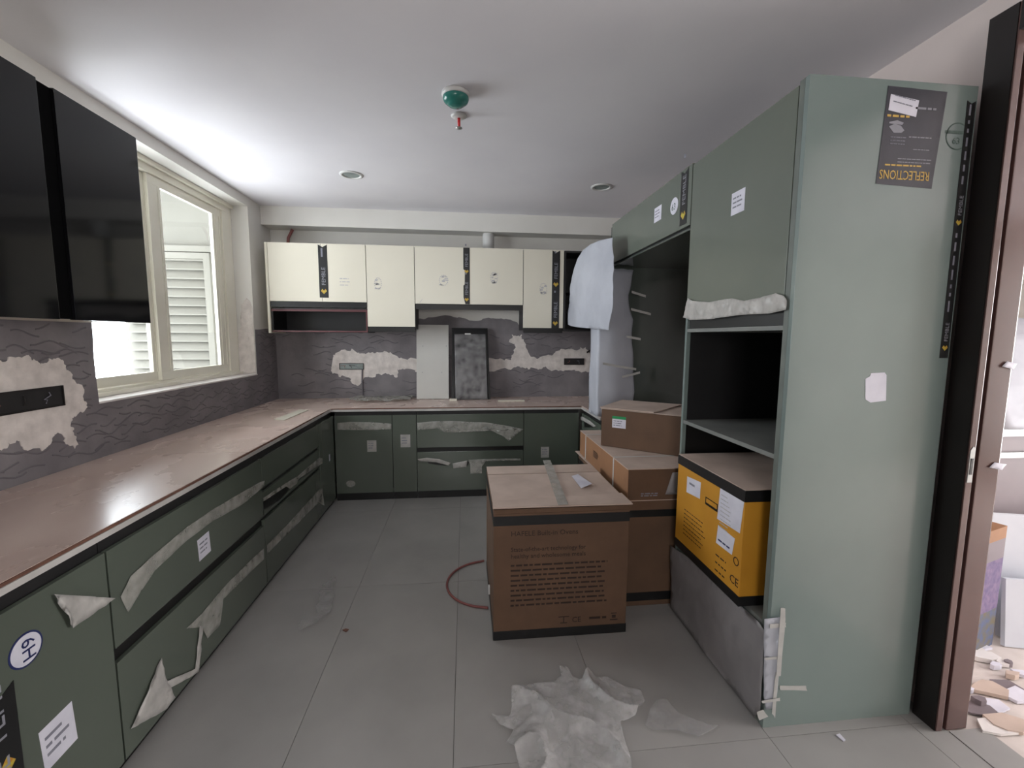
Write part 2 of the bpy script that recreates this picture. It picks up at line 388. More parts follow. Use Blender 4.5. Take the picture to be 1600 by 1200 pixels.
# ------------------------------------------------------------------ window
wn = empty('window_1', (-2.1, 3.41, WZ0), kind='structure')
xa, xb = -2.145, -2.075
e = .08
boxes('window_frame', 'alu', [(xa, xb, WY0+.002, WY1-.002, WZ0+.012, WZ0+.05), (xa, xb, WY0+.002, WY1-.002, WZ1-e, WZ1-.002), (xa, xb, WY0+.002, WY0+.035, WZ0+.05, WZ1-e), (xa, xb, WY1-.15, WY1-.002, WZ0+.05, WZ1-e)], wn, .003)
def sash(x, y0, y1, s):
    z0, z1 = WZ0+.052, WZ1-e-.002; w = .125; h = .06
    o = boxes('sash', 'alu', [(x, x+.026, y0, y1, z0, z0+h), (x, x+.026, y0, y1, z1-h, z1), (x, x+.026, y0, y0+(.05 if y0 < 3 else w), z0+h, z1-h), (x, x+.026, y1-w, y1, z0+h, z1-h)], wn, .003)
    boxes('bead', 'alu', [(x+.026, x+.032, y1-w+.03, y1-w+.045, z0+h, z1-h), (x+.026, x+.032, y1-.03, y1-.015, z0+h, z1-h), (x+.026, x+.030, y0+w-.03, y0+w-.015, z0+h, z1-h)], o)
    box('pane', 'glass', (x+.011, x+.015, y0+.04, y1-w+.003, z0+h-.003, z1-h+.003), o)
sash(-2.142, WY0+.037, 3.36, 0)
sash(-2.1155, 3.27, WY1-.152, 1)
boxes('track', 'alu', [(xb-.002, xb+.028, WY0+.002, WY1-.002, WZ0+.012, WZ0+.034), (xb-.002, xb+.024, WY0+.002, WY1-.002, WZ1-.03, WZ1-.002)], wn)
bm = bmesh.new(); bx(bm, -2.145, XW+.008, WY0-.0, WY1, WZ0, WZ0+.010); link('window_sill', bm, 'jamb', wn)
sheet('reveal_plaster', 'plaster', flat(jag([(-2.07, WY1, WZ0+.02), (-1.935, WY1, WZ0+.02), (-1.935, WY1, 1.78), (-1.98, WY1, 1.86), (-2.03, WY1, 1.80), (-2.04, WY1, 1.6), (-2.07, WY1, 1.55)], .01, 2, 8), 'y', WY1-.001), (0, -1, 0), .02, .006, 30, wn, .001)
# outside
ob = empty('louvred_wall', (-3.0, 5.0, 0), 'white louvred balcony wall outside the window', 'wall')
lx0, lx1 = -3.47, -2.35; ly = 4.95
boxes('wall_panel', 'outside', [(lx0, lx1-.001, ly, ly+.1, -.5, 4.2)], ob)
lz1 = at('y', ly-.02, 300, 408).z; lz0 = at('y', ly-.02, 300, 580).z-.15
boxes('ledge', 'outside', [(lx0, lx1-.02, ly-.05, ly-.001, lz1+.09, lz1+.15)], ob)
xr_ = at('y', ly-.02, 336, 500).x
boxes('louvre_frame', 'outside', [(xr_-.06, xr_, ly-.055, ly-.001, lz0, lz1+.08), (lx0, xr_-.06, ly-.055, ly-.001, lz1+.02, lz1+.08)], ob)
nsl = 14; pz = (lz1-lz0)/nsl
for k in range(nsl+1):
    z = lz0+k*pz; bm = bmesh.new()
    poly(bm, [(lx0+.05, ly-.006, z+pz*.95), (lx0+.05, ly-.05, z+.01), (lx0+.05, ly-.05, z), (lx0+.05, ly-.006, z+pz*.6)], (1, 0, 0), xr_-.062-(lx0+.05)); link('slat', bm, 'outside', ob)
boxes('sky_block_roof', 'outside', [(-4.1, -2.151, .9, ly-.06, 3.0, 3.1)], ob)  # unseen slab added to cut sky light on the louvres
boxes('sky_block_end', 'outside', [(-4.1, -2.151, .9, 1.0, -.5, 2.999)], ob)  # unseen end wall, added to keep the louvred wall shaded
boxes('sky_block_wall', 'outside', [(-3.55, -3.45, 1.001, ly-.06, -.5, .72)], ob)  # low wall added to hold back uplight on the kitchen ceiling
# ------------------------------------------------------------------ black glass wall cabinets
bc = empty('wall_cabinet', (-1.75, 1.7, 1.577), 'black glass wall cabinets hanging beside the window', 'cabinet')
box('carcass', 'dark', (XW+.005, -1.604, .95, 2.42, 1.585, 2.46), bc)
for y0, y1 in ((1.988, 2.42), (1.47, 1.918), (.95, 1.46)):
    d = box('door', 'glassblk', (-1.602, -1.58, y0, y1, 1.577, 2.467), bc, .0015)
box('handle_profile', 'void', (-1.603, -1.592, 1.92, 1.986, 1.58, 2.465), bc)
box('bottom_edge_strip', 'creamd', (-1.9, -1.604, .95, 2.418, 1.578, 1.584), bc)
box('top_edge_strip', 'creamd', (-1.9, -1.604, .95, 2.418, 2.461, 2.467), bc)
# ------------------------------------------------------------------ cream wall cabinets at the back
yf = 4.3965; yk = YB-.006
def cream(label, x0, x1, z0, splits, z1=2.382, extra=None):
    t = empty('wall_cabinet', ((x0+x1)/2, yf+.1, z0), label, 'cabinet', 'cream wall cabinets on the back wall')
    zz = z0-.012
    boxes('carcass', 'dark', [(x0+.001, x1-.001, yf+.02, yk, zz, z1-.003)], t)
    xsn = [x0]+splits+[x1]; ds = []
    for a, b in zip(xsn, xsn[1:]):
        ds.append(box('door', 'cream', (a+.0015, b-.0015, yf, yf+.018, z0+(.012 if z0 > 1.7 else .008), z1), t, .001))
    box('underside_profile', 'black', (x0+.004, x1-.004, yf+.004, yf+.022, zz-.03, z0+.004), t)
    return t, ds
c1, d1 = cream('cream two-door wall cabinet above the open maroon shelf', -1.822, -.936, 1.832, [-1.345])
c2, d2 = cream('tall cream one-door wall cabinet right of the maroon shelf', -.933, -.482, 1.605, [])
c3, d3 = cream('cream two-door wall cabinet above the leaning boards', -.479, .577, 1.826, [.04])
c4, d4 = cream('cream wall cabinet with taped door beside the open dark cabinet', .580, .987, 1.605, [])
box('side_panel', 'cream', (-1.846, -1.824, yf, yk, 1.545, 2.382), c1)
# open shelf box below first cabinet
sh = empty('open_shelf', (-1.38, 4.5, 1.56), 'open maroon edged shelf box under the left cream cabinet', 'shelf')
x0, x1, z0, z1 = -1.822, -.937, 1.556, 1.786
boxes('shelf_box', 'dark', [(x0, x1, yf+.02, yk, z0, z0+.016), (x0, x1, yf+.02, yk, z1-.02, z1-.004), (x0, x0+.016, yf+.02, yk, z0+.016, z1-.02), (x1-.016, x1, yf+.02, yk, z0+.016, z1-.02), (x0+.016, x1-.016, yk-.01, yk, z0+.016, z1-.02)], sh)
boxes('edge_band', 'maroon', [(x0, x1, yf+.017, yf+.0199, z0, z0+.014), (x0, x1, yf+.017, yf+.0199, z1-.034, z1-.014), (x1-.014, x1, yf+.017, yf+.0199, z0+.014, z1-.034)], sh)
# open dark cabinet
oc = empty('open_cabinet', (1.2, 4.5, 1.59), 'open black cabinet without door in the back right corner', 'cabinet')
x0, x1, z0, z1 = .990, 1.5, 1.585, 2.378
boxes('carcass', 'dark', [(x0, x1, yf+.001, yk, z0, z0+.018), (x0, x1, yf+.001, yk, z1-.018, z1), (x0, x0+.018, yf+.001, yk, z0+.018, z1-.018), (x1-.018, x1, yf+.001, yk, z0+.018, z1-.018), (x0+.018, x1-.018, yk-.01, yk, z0+.018, z1-.018)], oc)
box('shelf', 'black', (x0+.019, x1-.019, yf+.03, yk-.011, 1.97, 1.988), oc)
# tapes, stamps
brand_tape(d1[1], frame('-y', (-1.368, yf-.0005, 1.882)), .082, .49, 1, name='brand_tape')
brand_tape(d3[1], frame('-y', (-.012, yf-.0005, 1.84)), .062, .54, 2, torn=True)
brand_tape(d4[0], frame('-y', (.868, yf-.0005, 1.607)), .078, .77, 2)
def stamp(F, w, h, parent, seed):
    rnd = random.Random(seed); bm = bmesh.new()
    for k in range(9):
        a = rnd.uniform(0, w*.7); b = rnd.uniform(0, h*.85); lbox(bm, F, a, a+rnd.uniform(.15, .4)*w, b, b+rnd.uniform(.06, .16)*h, 0, .0008)
    # oval outline
    for k in range(16):
        t = k*2*PI/16; lbox(bm, F, w*.5+w*.46*math.cos(t)-.004, w*.5+w*.46*math.cos(t)+.004, h*.5+h*.48*math.sin(t)-.004, h*.5+h*.48*math.sin(t)+.004, 0, .0008)
    return link('ink_stamp', bm, 'stamp', parent)
for dd, u, v, w, h, s in ((d2[0], 585, 452, .07, .11, 1), (d3[0], 686, 446, .09, .10, 2), (d3[1], 766, 443, .075, .11, 3), (d4[0], 843, 460, .075, .11, 4)):
    p = at('y', yf, u, v); stamp(frame('-y', (p.x, yf-.0004, p.z)), w, h, dd, s)
p = at('y', yf, 531, 446); lines('ink_lines', frame('-y', (p.x, yf-.0004, p.z)), 0, 0, .11, 3, -.03, .008, 'stamp', d1[1], .3, 6)['kind'] = 'stuff'
p = at('y', yf, 656, 473); lines('pencil_mark', frame('-y', (p.x, yf-.0004, p.z), .9), 0, 0, .05, 1, -.02, .004, 'stamp', d3[0], .1, 7)
# vent pipe
bm = bmesh.new(); lathe(bm, [(0, 0), (.058, 0), (.058, .172), (.055, .176), (.055, .181), (0, .181)], (.245, 4.64, 2.39), 28)
vp = tag(link('vent_pipe', bm, 'whitep', None, True), 'short white vent pipe standing on top of the cream cabinets', 'pipe')
# pink pipe stub at left above cabinet
bm = bmesh.new(); tube(bm, [(-1.74, 4.67, 2.385), (-1.73, 4.67, 2.48), (-1.69, 4.68, 2.565)], .014, 10)
tag(link('pipe_stub', bm, 'hose', None, True), 'short pinkish pipe above the leftmost cream cabinet', 'pipe')
# ------------------------------------------------------------------ worktop
wt = empty('worktop', (-.2, 4.3, .835), 'long u-shaped pale worktop under dusty pink cover boards', 'worktop')
def ushape(x0, x1, yb, z0, z1, m, name, parent, ye=.3, yr=3.47):
    bm = bmesh.new()
    pts = [(XW+.006, ye), (x0, ye), (x0, yb), (x1, yb), (x1, yr), (XR-.004, yr), (XR-.004, YB-.006), (XW+.006, YB-.006)]
    poly(bm, [(a, b, z0) for a, b in pts], (0, 0, 1), z1-z0); return link(name, bm, m, parent)
ushape(-1.205, 1.105, 4.055, .838, .858, 'slab', 'slab', wt)
def board(pts, nm='cover_board', m='board'):
    bm = bmesh.new(); poly(bm, [(a, b, .8585) for a, b in pts], (0, 0, 1), .0105); o = link(nm, bm, m, wt)
    bm = bmesh.new()
    return o
XL0 = XW+.006
board([(XL0, .3), (-1.214, .3), (-1.214, 2.55), (XL0, 2.55)])
board([(XL0, 2.552), (-1.212, 2.552), (-1.208, 4.058), (XL0, 4.058)])
board([(XL0, 4.06), (-1.2, 4.06), (.3, 4.062), (.3, YB-.007), (XL0, YB-.007)])
board([(.302, 4.062), (1.106, 4.06), (XR-.005, 4.06), (XR-.005, YB-.007), (.302, YB-.007)])
board([(1.112, 3.47), (XR-.005, 3.47), (XR-.005, 4.058), (1.112, 4.058)])
boxes('board_edge', 'bedge', [(-1.2138, -1.2085, .3, 4.05, .8586, .8675)], wt)
boxes('board_edge', 'bedge', [(-1.2, 1.10, 4.0565, 4.0598, .8586, .8675)], wt)
CZ = .8695
# ------------------------------------------------------------------ base cabinets
zt = .80
def carcass(t, d, plinth):
    box('carcass', 'dark', d, t); box('plinth', 'black', plinth, t)
LX = -1.19
GL = 'left base cabinets under the long worktop'
def left_unit(label, y0, y1, fronts, z0=.035):
    t = empty('base_cabinet', (-1.5, (y0+y1)/2, 0), label, 'cabinet', GL)
    box('carcass', 'dark', (XW+.006, LX-.022, y0+.001, y1-.001, .10, .836), t)
    box('plinth', 'black', (LX-.06, LX-.022, y0+.001, y1-.001, 0, .099), t)
    return t
def lfront(t, name, y0, y1, z0, z1):
    return box(name, 'green', (LX-.018, LX, y0+.0015, y1-.0015, z0, z1), t, .0012)
def lgap(t, y0, y1, z0, z1):
    return box('handle_channel', 'black', (LX-.021, LX-.0185, y0+.002, y1-.002, z0, z1), t)
u1 = left_unit('green base cabinet with round 6H badge nearest the camera', .3, 1.52, 0)
f1 = lfront(u1, 'door', .9, 1.52, .035, zt); f1b = lfront(u1, 'door', .3, .898, .035, zt)
u2 = left_unit('wide green two-drawer base cabinet left of the hose', 1.522, 2.64, 0)
f2 = lfront(u2, 'drawer_front', 1.525, 2.638, .452, zt); f3 = lfront(u2, 'drawer_front', 1.525, 2.638, .035, .398); lgap(u2, 1.522, 2.638, .39, .46)
u3 = left_unit('green three-drawer base cabinet with torn film slots below window', 2.642, 3.66, 0)
f4 = lfront(u3, 'drawer_front', 2.643, 3.655, .624, zt); f5 = lfront(u3, 'drawer_front', 2.643, 3.655, .455, .600); f6 = lfront(u3, 'drawer_front', 2.643, 3.655, .035, .43)
lgap(u3, 2.643, 3.655, .42, .64)
u4 = left_unit('narrow green corner panel in the left back corner', 3.662, 4.065, 0)
f7 = lfront(u4, 'corner_panel', 3.662, 4.066, .035, zt)
BYF = 4.07
GB = 'green base cabinets along the back wall'
def back_unit(label, x0, x1):
    t = empty('base_cabinet', ((x0+x1)/2, 4.4, 0), label, 'cabinet', GB)
    box('carcass', 'dark', (x0+.001, x1-.001, BYF+.021, YB-.006, .10, .836), t)
    box('plinth', 'black', (x0+.001, x1-.001, BYF+.012, BYF+.0205, 0, .10), t); return t
def bfront(t, name, x0, x1, z0, z1): return box(name, 'green', (x0+.0015, x1-.0015, BYF, BYF+.018, z0, z1), t, .0012)
b1 = back_unit('green one-door base cabinet in the left back corner', -1.186, -.672); g1 = bfront(b1, 'door', -1.184, -.672, .07, zt)
b2 = back_unit('narrow green base panel between corner door and drawers', -.670, -.452); g2 = bfront(b2, 'door', -.670, -.452, .07, zt)
b3 = back_unit('wide green two-drawer base cabinet under the leaning boards', -.450, .551); g3 = bfront(b3, 'drawer_front', -.450, .551, .488, zt); g4 = bfront(b3, 'drawer_front', -.450, .551, .07, .445)
box('handle_channel', 'black', (-.449, .550, BYF+.0185, BYF+.0205, .43, .50), b3)
b4 = back_unit('green one-door base cabinet behind the stacked cartons', .553, 1.09); g5 = bfront(b4, 'door', .553, 1.088, .07, zt)
# right return cabinet
t = empty('base_cabinet', (1.4, 3.76, 0), 'short green right hand base cabinet with torn film slot', 'cabinet')
box('carcass', 'dark', (1.135, XR-.006, 3.472, 4.064, .10, .836), t); box('plinth', 'black', (1.13, 1.16, 3.472, 4.064, 0, .099), t)
g6 = box('drawer_front', 'green', (1.114, 1.132, 3.474, 4.064, .44, zt), t, .0012); g7 = box('drawer_front', 'green', (1.114, 1.132, 3.474, 4.064, .07, .42), t, .0012)
sheet('protective_film', 'filmw', ats('x', 1.113, [(150,310),(180,305),(260,350),(310,395),(290,405),(240,375),(190,345),(150,330)], 6, 880, 600), (-1,0,0), .02, .004, 20, g6)
plate('film_slot', 'black', ats('x', 1.1135, [(195,345),(240,370),(290,410),(200,405)], 6, 880, 600), (-1,0,0), .0008, g6)
# films, labels on the left
fx = LX+.001
def lf(pts, k, ox, oy, parent, m='film', L=.03, amp=.005, seed=0, jj=True):
    P = ats('x', fx, pts, k, ox, oy)
    return sheet('protective_film', m, P, (1, 0, 0), L, amp, 18, parent, .0005, .0004, seed=seed)
lf([(187,932),(202,901),(240,866),(290,824),(330,797),(367,775),(390,762),(404,754),(412,751),(411,760),(380,787),(330,815),(290,845),(240,892),(198,957)], 1, 0, 0, f2, 'film', seed=1)
lf([(290,982),(315,958),(348,918),(389,877),(411,857),(411,874),(381,903),(348,936),(343,976),(323,998),(315,980)], 1, 0, 0, f3, 'film', seed=2)
lf([(416,852),(450,818),(498,765),(503,763),(506,790),(497,785),(470,812),(440,842),(416,866)], 1, 0, 0, f6, 'film', seed=3)
lf([(249,1028),(256,1060),(271,1090),(257,1108),(202,1139),(225,1085)], 1, 0, 0, f3, 'filmw', amp=.012, seed=4)
lf([(310,978),(315,980),(309,1050),(262,1076),(254,1066),(303,1045)], 1, 0, 0, f3, 'filmw', amp=.01, seed=5)
lf([(77,929),(120,931),(172,935),(140,960),(106,982),(96,950)], 1, 0, 0, f1, 'filmw', amp=.02, seed=6)
lf([(410,778),(450,752),(464,744),(498,715),(503,716),(503,724),(466,748),(462,756),(452,764),(446,760),(411,783)], 1, 0, 0, f5, 'film', amp=.006, seed=7)
for pts in ([(411,784),(446,761),(451,765),(437,782),(411,797)], [(464,749),(490,729),(491,733),(466,751)]):
    plate('film_slot', 'black', ats('x', LX+.0003, pts), (1, 0, 0), .0008, f5)
def lsticker(pts, parent, seed):
    P = ats('x', LX+.0004, pts); o = plate('label_sticker', 'paper', P, (1, 0, 0), .0008, parent)
    y0 = min(p.y for p in P); z0 = min(p.z for p in P); y1 = max(p.y for p in P); z1 = max(p.z for p in P)
    lines('label_print', frame('+x', (LX+.0011, y0+.1*(y1-y0), z0+.75*(z1-z0))), 0, 0, (y1-y0)*.7, 3, (z1-z0)*.2, (z1-z0)*.06, 'greypr', o, .3, seed)
def lrect(u, v, w, h, parent, seed, ang=0):
    p = at('x', LX+.0004, u, v); F = frame('+x', (LX+.0004, p.y, p.z), ang)
    bm = bmesh.new(); lbox(bm, F, -w/2, w/2, -h/2, h/2, 0, .0008); o = link('label_sticker', bm, 'paper', parent)
    lines('label_print', F @ Matrix.Translation((0, 0, .0008)), -w*.38, h*.2, w*.7, 3, h*.2, h*.07, 'greypr', o, .3, seed)
lrect(319, 853, .09, .10, f2, 1, .06); lrect(92, 1150, .105, .13, f1, 2, .05)
lrect(515, 715, .03, .06, f7, 3)
# badge
p = at('x', LX, 40, 1015)
bg_ = empty('x', (0, 0, 0)); bpy.data.objects.remove(bg_)
bm = bmesh.new(); F = frame('+x', (LX+.0004, p.y, p.z)); ring = [F @ Vector((.047*math.cos(k*PI/16), .047*math.sin(k*PI/16), 0)) for k in range(32)]
poly(bm, ring, (1, 0, 0), .001); bo = link('badge', bm, 'navy', f1)
bm = bmesh.new(); ring = [F @ Vector((.042*math.cos(k*PI/16), .042*math.sin(k*PI/16), .001)) for k in range(32)]
poly(bm, ring, (1, 0, 0), .0006); link('badge_face', bm, 'paper', bo)
text('badge_lettering', '6H', .052, 'navy', F @ Matrix.Translation((-.012, .030, .0018)) @ Matrix.Rotation(-PI/2, 4, 'Z'), bo, .0006)
bm = bmesh.new(); lbox(bm, F, -.042, .042, -.002, .004, .0017, .0022)
bm.free()
brand_tape(f1, frame('+x', (LX+.0004, 1.085, .05)), .115, .56, 2)
# back films and labels
def bf(pts, k, ox, oy, parent, m='film', amp=.005, seed=0):
    return sheet('protective_film', m, ats('y', BYF-.001, pts, k, ox, oy), (0, -1, 0), .03, amp, 18, parent, .0005, .0004, seed=seed)
bf([(95,212),(160,205),(280,207),(388,215),(388,245),(300,250),(200,250),(95,248)], 3.478, 500, 600, g1, seed=1)
bf([(527,210),(620,202),(700,200),(900,208),(1010,225),(1105,245),(1060,280),(1025,308),(990,280),(920,250),(820,245),(740,262),(680,262),(640,240),(530,250)], 3.478, 500, 600, g3, amp=.008, seed=2)
bf([(530,408),(580,400),(650,408),(710,428),(700,444),(630,425),(540,418)], 3.478, 500, 600, g4, 'filmw', seed=3)
bf([(720,432),(800,415),(795,450),(725,458)], 3.478, 500, 600, g4, 'filmw', seed=4)
bf([(805,412),(880,408),(1090,404),(1090,415),(900,418),(880,450),(880,485),(818,485),(818,440)], 3.478, 500, 600, g4, 'film', seed=5)
plate('film_slot', 'black', ats('y', BYF-.0003, [(585,422),(660,430),(700,446),(640,440),(590,432)], 3.478, 500, 600), (0, -1, 0), .0008, g4)
plate('film_slot', 'black', ats('y', BYF-.0003, [(800,420),(812,418),(806,440),(796,446)], 3.478, 500, 600), (0, -1, 0), .0008, g4)
def brect(u0, v0, u1, v1, parent, seed, ax='y', val=BYF-.0004, face='-y', m='paper'):
    a = at(ax, val, u0, v1); b = at(ax, val, u1, v0)
    F = frame(face, a); w = abs(b.x-a.x) if face == '-y' else abs(b.y-a.y); h = b.z-a.z
    bm = bmesh.new(); lbox(bm, F, 0, w, 0, h, 0, .0008); o = link('label_sticker', bm, m, parent)
    lines('label_print', F @ Matrix.Translation((0, 0, .0008)), w*.12, h*.7, w*.7, 3, h*.2, h*.07, 'greypr', o, .3, seed); return o
brect(574, 688, 588, 706, g1, 4, m='filmw'); brect(626, 679, 641, 699, g2, 5, m='filmw'); brect(735, 724, 753, 740, g4, 6, m='filmw'); brect(845, 698, 858, 715, g5, 7, m='filmw')
bm = bmesh.new(); p = at('y', BYF-.0004, 548, 756)
poly(bm, [(p.x+.042*math.cos(k*PI/10), BYF-.0004, p.z+.032*math.sin(k*PI/10)) for k in range(20)], (0, -1, 0), .0008); link('round_sticker', bm, 'film', g1)
# ------------------------------------------------------------------ tall oven housing
TX, TY0, TY1, TZ = 1.153, 1.453, 2.212, 2.40; TB = 1.792
tu = empty('tall_oven_cabinet', (1.47, 1.83, 0), 'tall sage oven housing with two open niches beside the doorway', 'cabinet')
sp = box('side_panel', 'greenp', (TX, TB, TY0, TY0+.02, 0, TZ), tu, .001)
box('front_edge', 'greend', (TX+.0, TX+.02, TY0+.0205, TY0+.044, .0, TZ-.001), tu)
box('side_panel', 'dark', (TX+.021, TB, TY0+.0205, TY0+.04, .05, TZ-.001), tu)
box('side_panel', 'dark', (TX+.021, TB, TY1-.02, TY1, 0, TZ-.001), tu)
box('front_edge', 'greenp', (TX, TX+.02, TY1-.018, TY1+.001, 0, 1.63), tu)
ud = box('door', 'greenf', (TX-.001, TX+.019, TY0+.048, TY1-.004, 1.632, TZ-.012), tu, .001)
boxes('rail', 'carc', [(TX, TX+.5, TY0+.0445, TY1-.0205, 1.549, 1.566)], tu)
box('shadow_gap', 'black', (TX+.012, TX+.03, TY0+.045, TY1-.02, 1.568, 1.631), tu)
box('shelf', 'carc', (TX+.001, TB-.02, TY0+.0445, TY1-.0205, 1.068, 1.086), tu)
box('shelf', 'carc', (TX+.001, TB-.02, TY0+.0445, TY1-.0205, .402, .42), tu)
box('back_board', 'dark', (TB-.018, TB, TY0+.0405, TY1-.0205, .1, TZ-.01), tu)
box('top_board', 'carc', (TX+.021, TB-.02, TY0+.0405, TY1-.0205, TZ-.02, TZ-.002), tu)
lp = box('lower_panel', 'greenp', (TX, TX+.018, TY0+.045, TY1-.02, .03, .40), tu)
bb = boxes('inner_gap', 'black', [(TX+.02, TB-.02, TY1-.0215, TY1-.0205, .425, 1.06)], tu)
brect(1147, 598, 1172, 632, tu, 8, 'x', TB-.0184, '-x', 'greypr')
# upper door label
brect(1142, 292, 1165, 338, ud, 9, 'x', TX-.0014, '-x')
sheet('folded_film', 'filmw', ats('x', TX-.002, [(1077,466),(1085,470),(1110,472),(1145,466),(1165,470),(1190,465),(1215,458),(1228,462),(1232,470),(1231,484),(1205,490),(1160,492),(1110,499),(1080,500),(1070,496),(1072,480)], 1), (-1, 0, 0), .02, .012, 22, ud, .0005, .0)
# side panel details
TYf = TY0-.0005
po = empty('dummy', (0, 0, 0)); bpy.data.objects.remove(po)
P = ats('y', TYf, [(1388,134),(1480,144),(1455,295),(1368,287)]); ps = plate('poster', 'poster', P, (0, -1, 0), .001, sp)
A = P[3]; F = frame('-y', (A.x, TYf-.0012, A.z), -.0); w = .215; h = .315
text('poster_title', 'REFLECTIONS', .044, 'gold', F @ Matrix.Translation((.205, .047, 0)) @ Matrix.Rotation(PI, 4, 'Z'), ps, .0005, sx=.72)
lines('poster_gold_line', F, .028, .062, .14, 1, .01, .005, 'gold', ps, 0, 3)
lines('poster_gold_line', F, .02, .222, .085, 1, .01, .007, 'gold', ps, 0, 4)
lines('poster_print', F, .075, .085, .13, 2, .011, .003, 'silver', ps, 0, 5)
lines('poster_print', F, .13, .118, .07, 1, .011, .003, 'silver', ps, 0, 6)
lines('poster_print', F, .11, .158, .09, 1, .011, .004, 'silver', ps, 0, 7)
lines('poster_print', F, .125, .252, .08, 1, .011, .007, 'silver', ps, 0, 8)
lines('poster_print', F, .04, .155, .06, 3, .011, .003, 'greypr', ps, 0, 9)
bm = bmesh.new(); poly(bm, [F @ Vector(p) for p in ((.03,.19,0),(.05,.2,0),(.075,.195,0),(.09,.18,0),(.08,.172,0),(.05,.17,0))], (0,-1,0), .0006); link('poster_picture', bm, 'silver', ps)
bm = bmesh.new(); poly(bm, [F @ Vector(p) for p in ((.03,.205,0),(.06,.212,0),(.085,.205,0),(.08,.198,0),(.03,.2,0))], (0,-1,0), .0006); link('poster_picture', bm, 'silver', ps)
P2 = ats('y', TYf-.0012, [(1392,147),(1436,157),(1431,183),(1388,172)]); q = plate('paper_slip', 'paper', P2, (0, -1, 0), .0008, ps)
lines('slip_print', frame('-y', (P2[3].x+.015, TYf-.0022, P2[3].z+.028), -.17), 0, 0, .085, 2, -.02, .003, 'greypr', q, .2, 11)
plate('blank_label', 'paper', ats('y', TYf, [(1361,583),(1382,582),(1385,586),(1384,626),(1360,629),(1352,624),(1352,592),(1359,588)]), (0, -1, 0), .0008, sp)
# faint round emblem
p = at('y', TYf, 1496, 213); bm = bmesh.new(); F = frame('-y', (p.x, TYf, p.z))
for k in range(36):
    a = k*PI/18
    for r_ in (.044, ):
        G = F @ Matrix.Rotation(a, 4, 'Z'); lbox(bm, G, r_-.002, r_+.002, -.0042, .0042, 0, .0006)
lbox(bm, F, -.05, .05, .008, .018, 0, .0006)
link('emblem_ring', bm, 'stamp2', sp)
text('emblem_lettering', '63', .032, 'stamp2', F @ Matrix.Translation((-.02, -.026, 0)), sp, .0005)
brand_tape(sp, frame('-y', (1.752, TYf, 1.45), -.0), .034, .90, 2)
# film edge bands still on the side panel
# ------------------------------------------------------------------ foam over the lower front with masking tape
fo = empty('foam_sheet', (1.15, 1.8, .03), 'dusty grey foam sheet taped over the bottom of the oven housing', 'foam sheet')
FX = TX-.003
P = ats('x', FX, [(1050,852),(1075,868),(1100,888),(1130,914),(1155,934),(1185,957),(1191,962)]) + [Vector((FX, TY0+.004, .40)), Vector((FX, TY0+.002, .06))] + ats('x', FX, [(1180,1122),(1140,1088),(1120,1060),(1102,1030),(1070,988),(1050,950)])
for i_, q_ in enumerate(P): q_.z = min(max(q_.z, .010+.0003*i_), .413-.0006*(i_ % 3))
sheet('foam_face', 'foamg', P, (-1, 0, 0), .05, .014, 5, fo, .001, 0)
P = ats('y', TY0-.002, [(1193,966),(1222,962),(1219,1000),(1215,1060),(1211,1095),(1205,1106),(1196,1108),(1192,1085)])
sheet('foam_flap', 'foam', P, (0, -1, 0), .03, .006, 12, fo, .001, 0)
def tape_px(name, pts, parent, ax='y', val=TY0-.0105, nrm=(0,-1,0), m='mask'):
    return plate(name, m, flat(jag(ats(ax, val, pts), .002, 1, len(pts)), ax, val-.0008*(int(pts[0][1]) % 5)), nrm, .0006, parent)
tape_px('tape_strip', [(1219,949),(1226,950),(1225,985),(1219,1055),(1212,1055)], fo)
tape_px('tape_strip', [(1212,1050),(1217,1050),(1211,1122),(1206,1115)], fo)
tape_px('tape_strip', [(1203,975),(1228,973),(1228,980),(1203,982)], fo)
tape_px('tape_strip', [(1194,1027),(1220,1025),(1220,1030),(1195,1031)], fo)
tape_px('tape_strip', [(1189,1094),(1218,1089),(1218,1094),(1191,1098)], fo)
tape_px('tape_scrap', [(1182,1112),(1192,1108),(1200,1119),(1186,1125)], fo)
tape_px('tape_strip', [(1218,1071),(1259,1071),(1261,1079),(1219,1078)], sp, val=TY0-.0006)
# ------------------------------------------------------------------ overhead cabinet above the fridge alcove
oh = empty('overhead_cabinet', (1.47, 2.8, 2.08), 'sage overhead cabinet above the fridge alcove', 'cabinet')
box('carcass', 'dark', (TX+.02, TB, TY1+.004, 3.428, 2.083, TZ-.004), oh)
ohd = box('door', 'greenf', (TX-.001, TX+.018, TY1+.004, 3.428, 2.098, TZ), oh, .001)
box('underside', 'greend', (TX+.002, TB, TY1+.004, 3.428, 2.072, 2.0825), oh)
box('end_panel', 'greenf', (TX-.001, TB, 3.4285, 3.44, 2.072, TZ), oh)
brect(1022, 319, 1034, 349, ohd, 12, 'x', TX-.0014, '-x')
p = at('x', TX-.0014, 1053.5, 322); F = frame('-x', p)
bm = bmesh.new(); poly(bm, [F @ Vector((.045*math.cos(k*PI/16), .045*math.sin(k*PI/16), 0)) for k in range(32)], (-1, 0, 0), .0008); bo = link('round_badge', bm, 'paper', ohd)
text('badge_lettering', '63', .05, 'stamp2', F @ Matrix.Translation((-.03, -.02, .0008)), bo, .0006)
a = at('x', TX-.0014, 1062, 346)
brand_tape(ohd, frame('-x', (TX-.0014, a.y, 2.115)), .075, .28, 1)
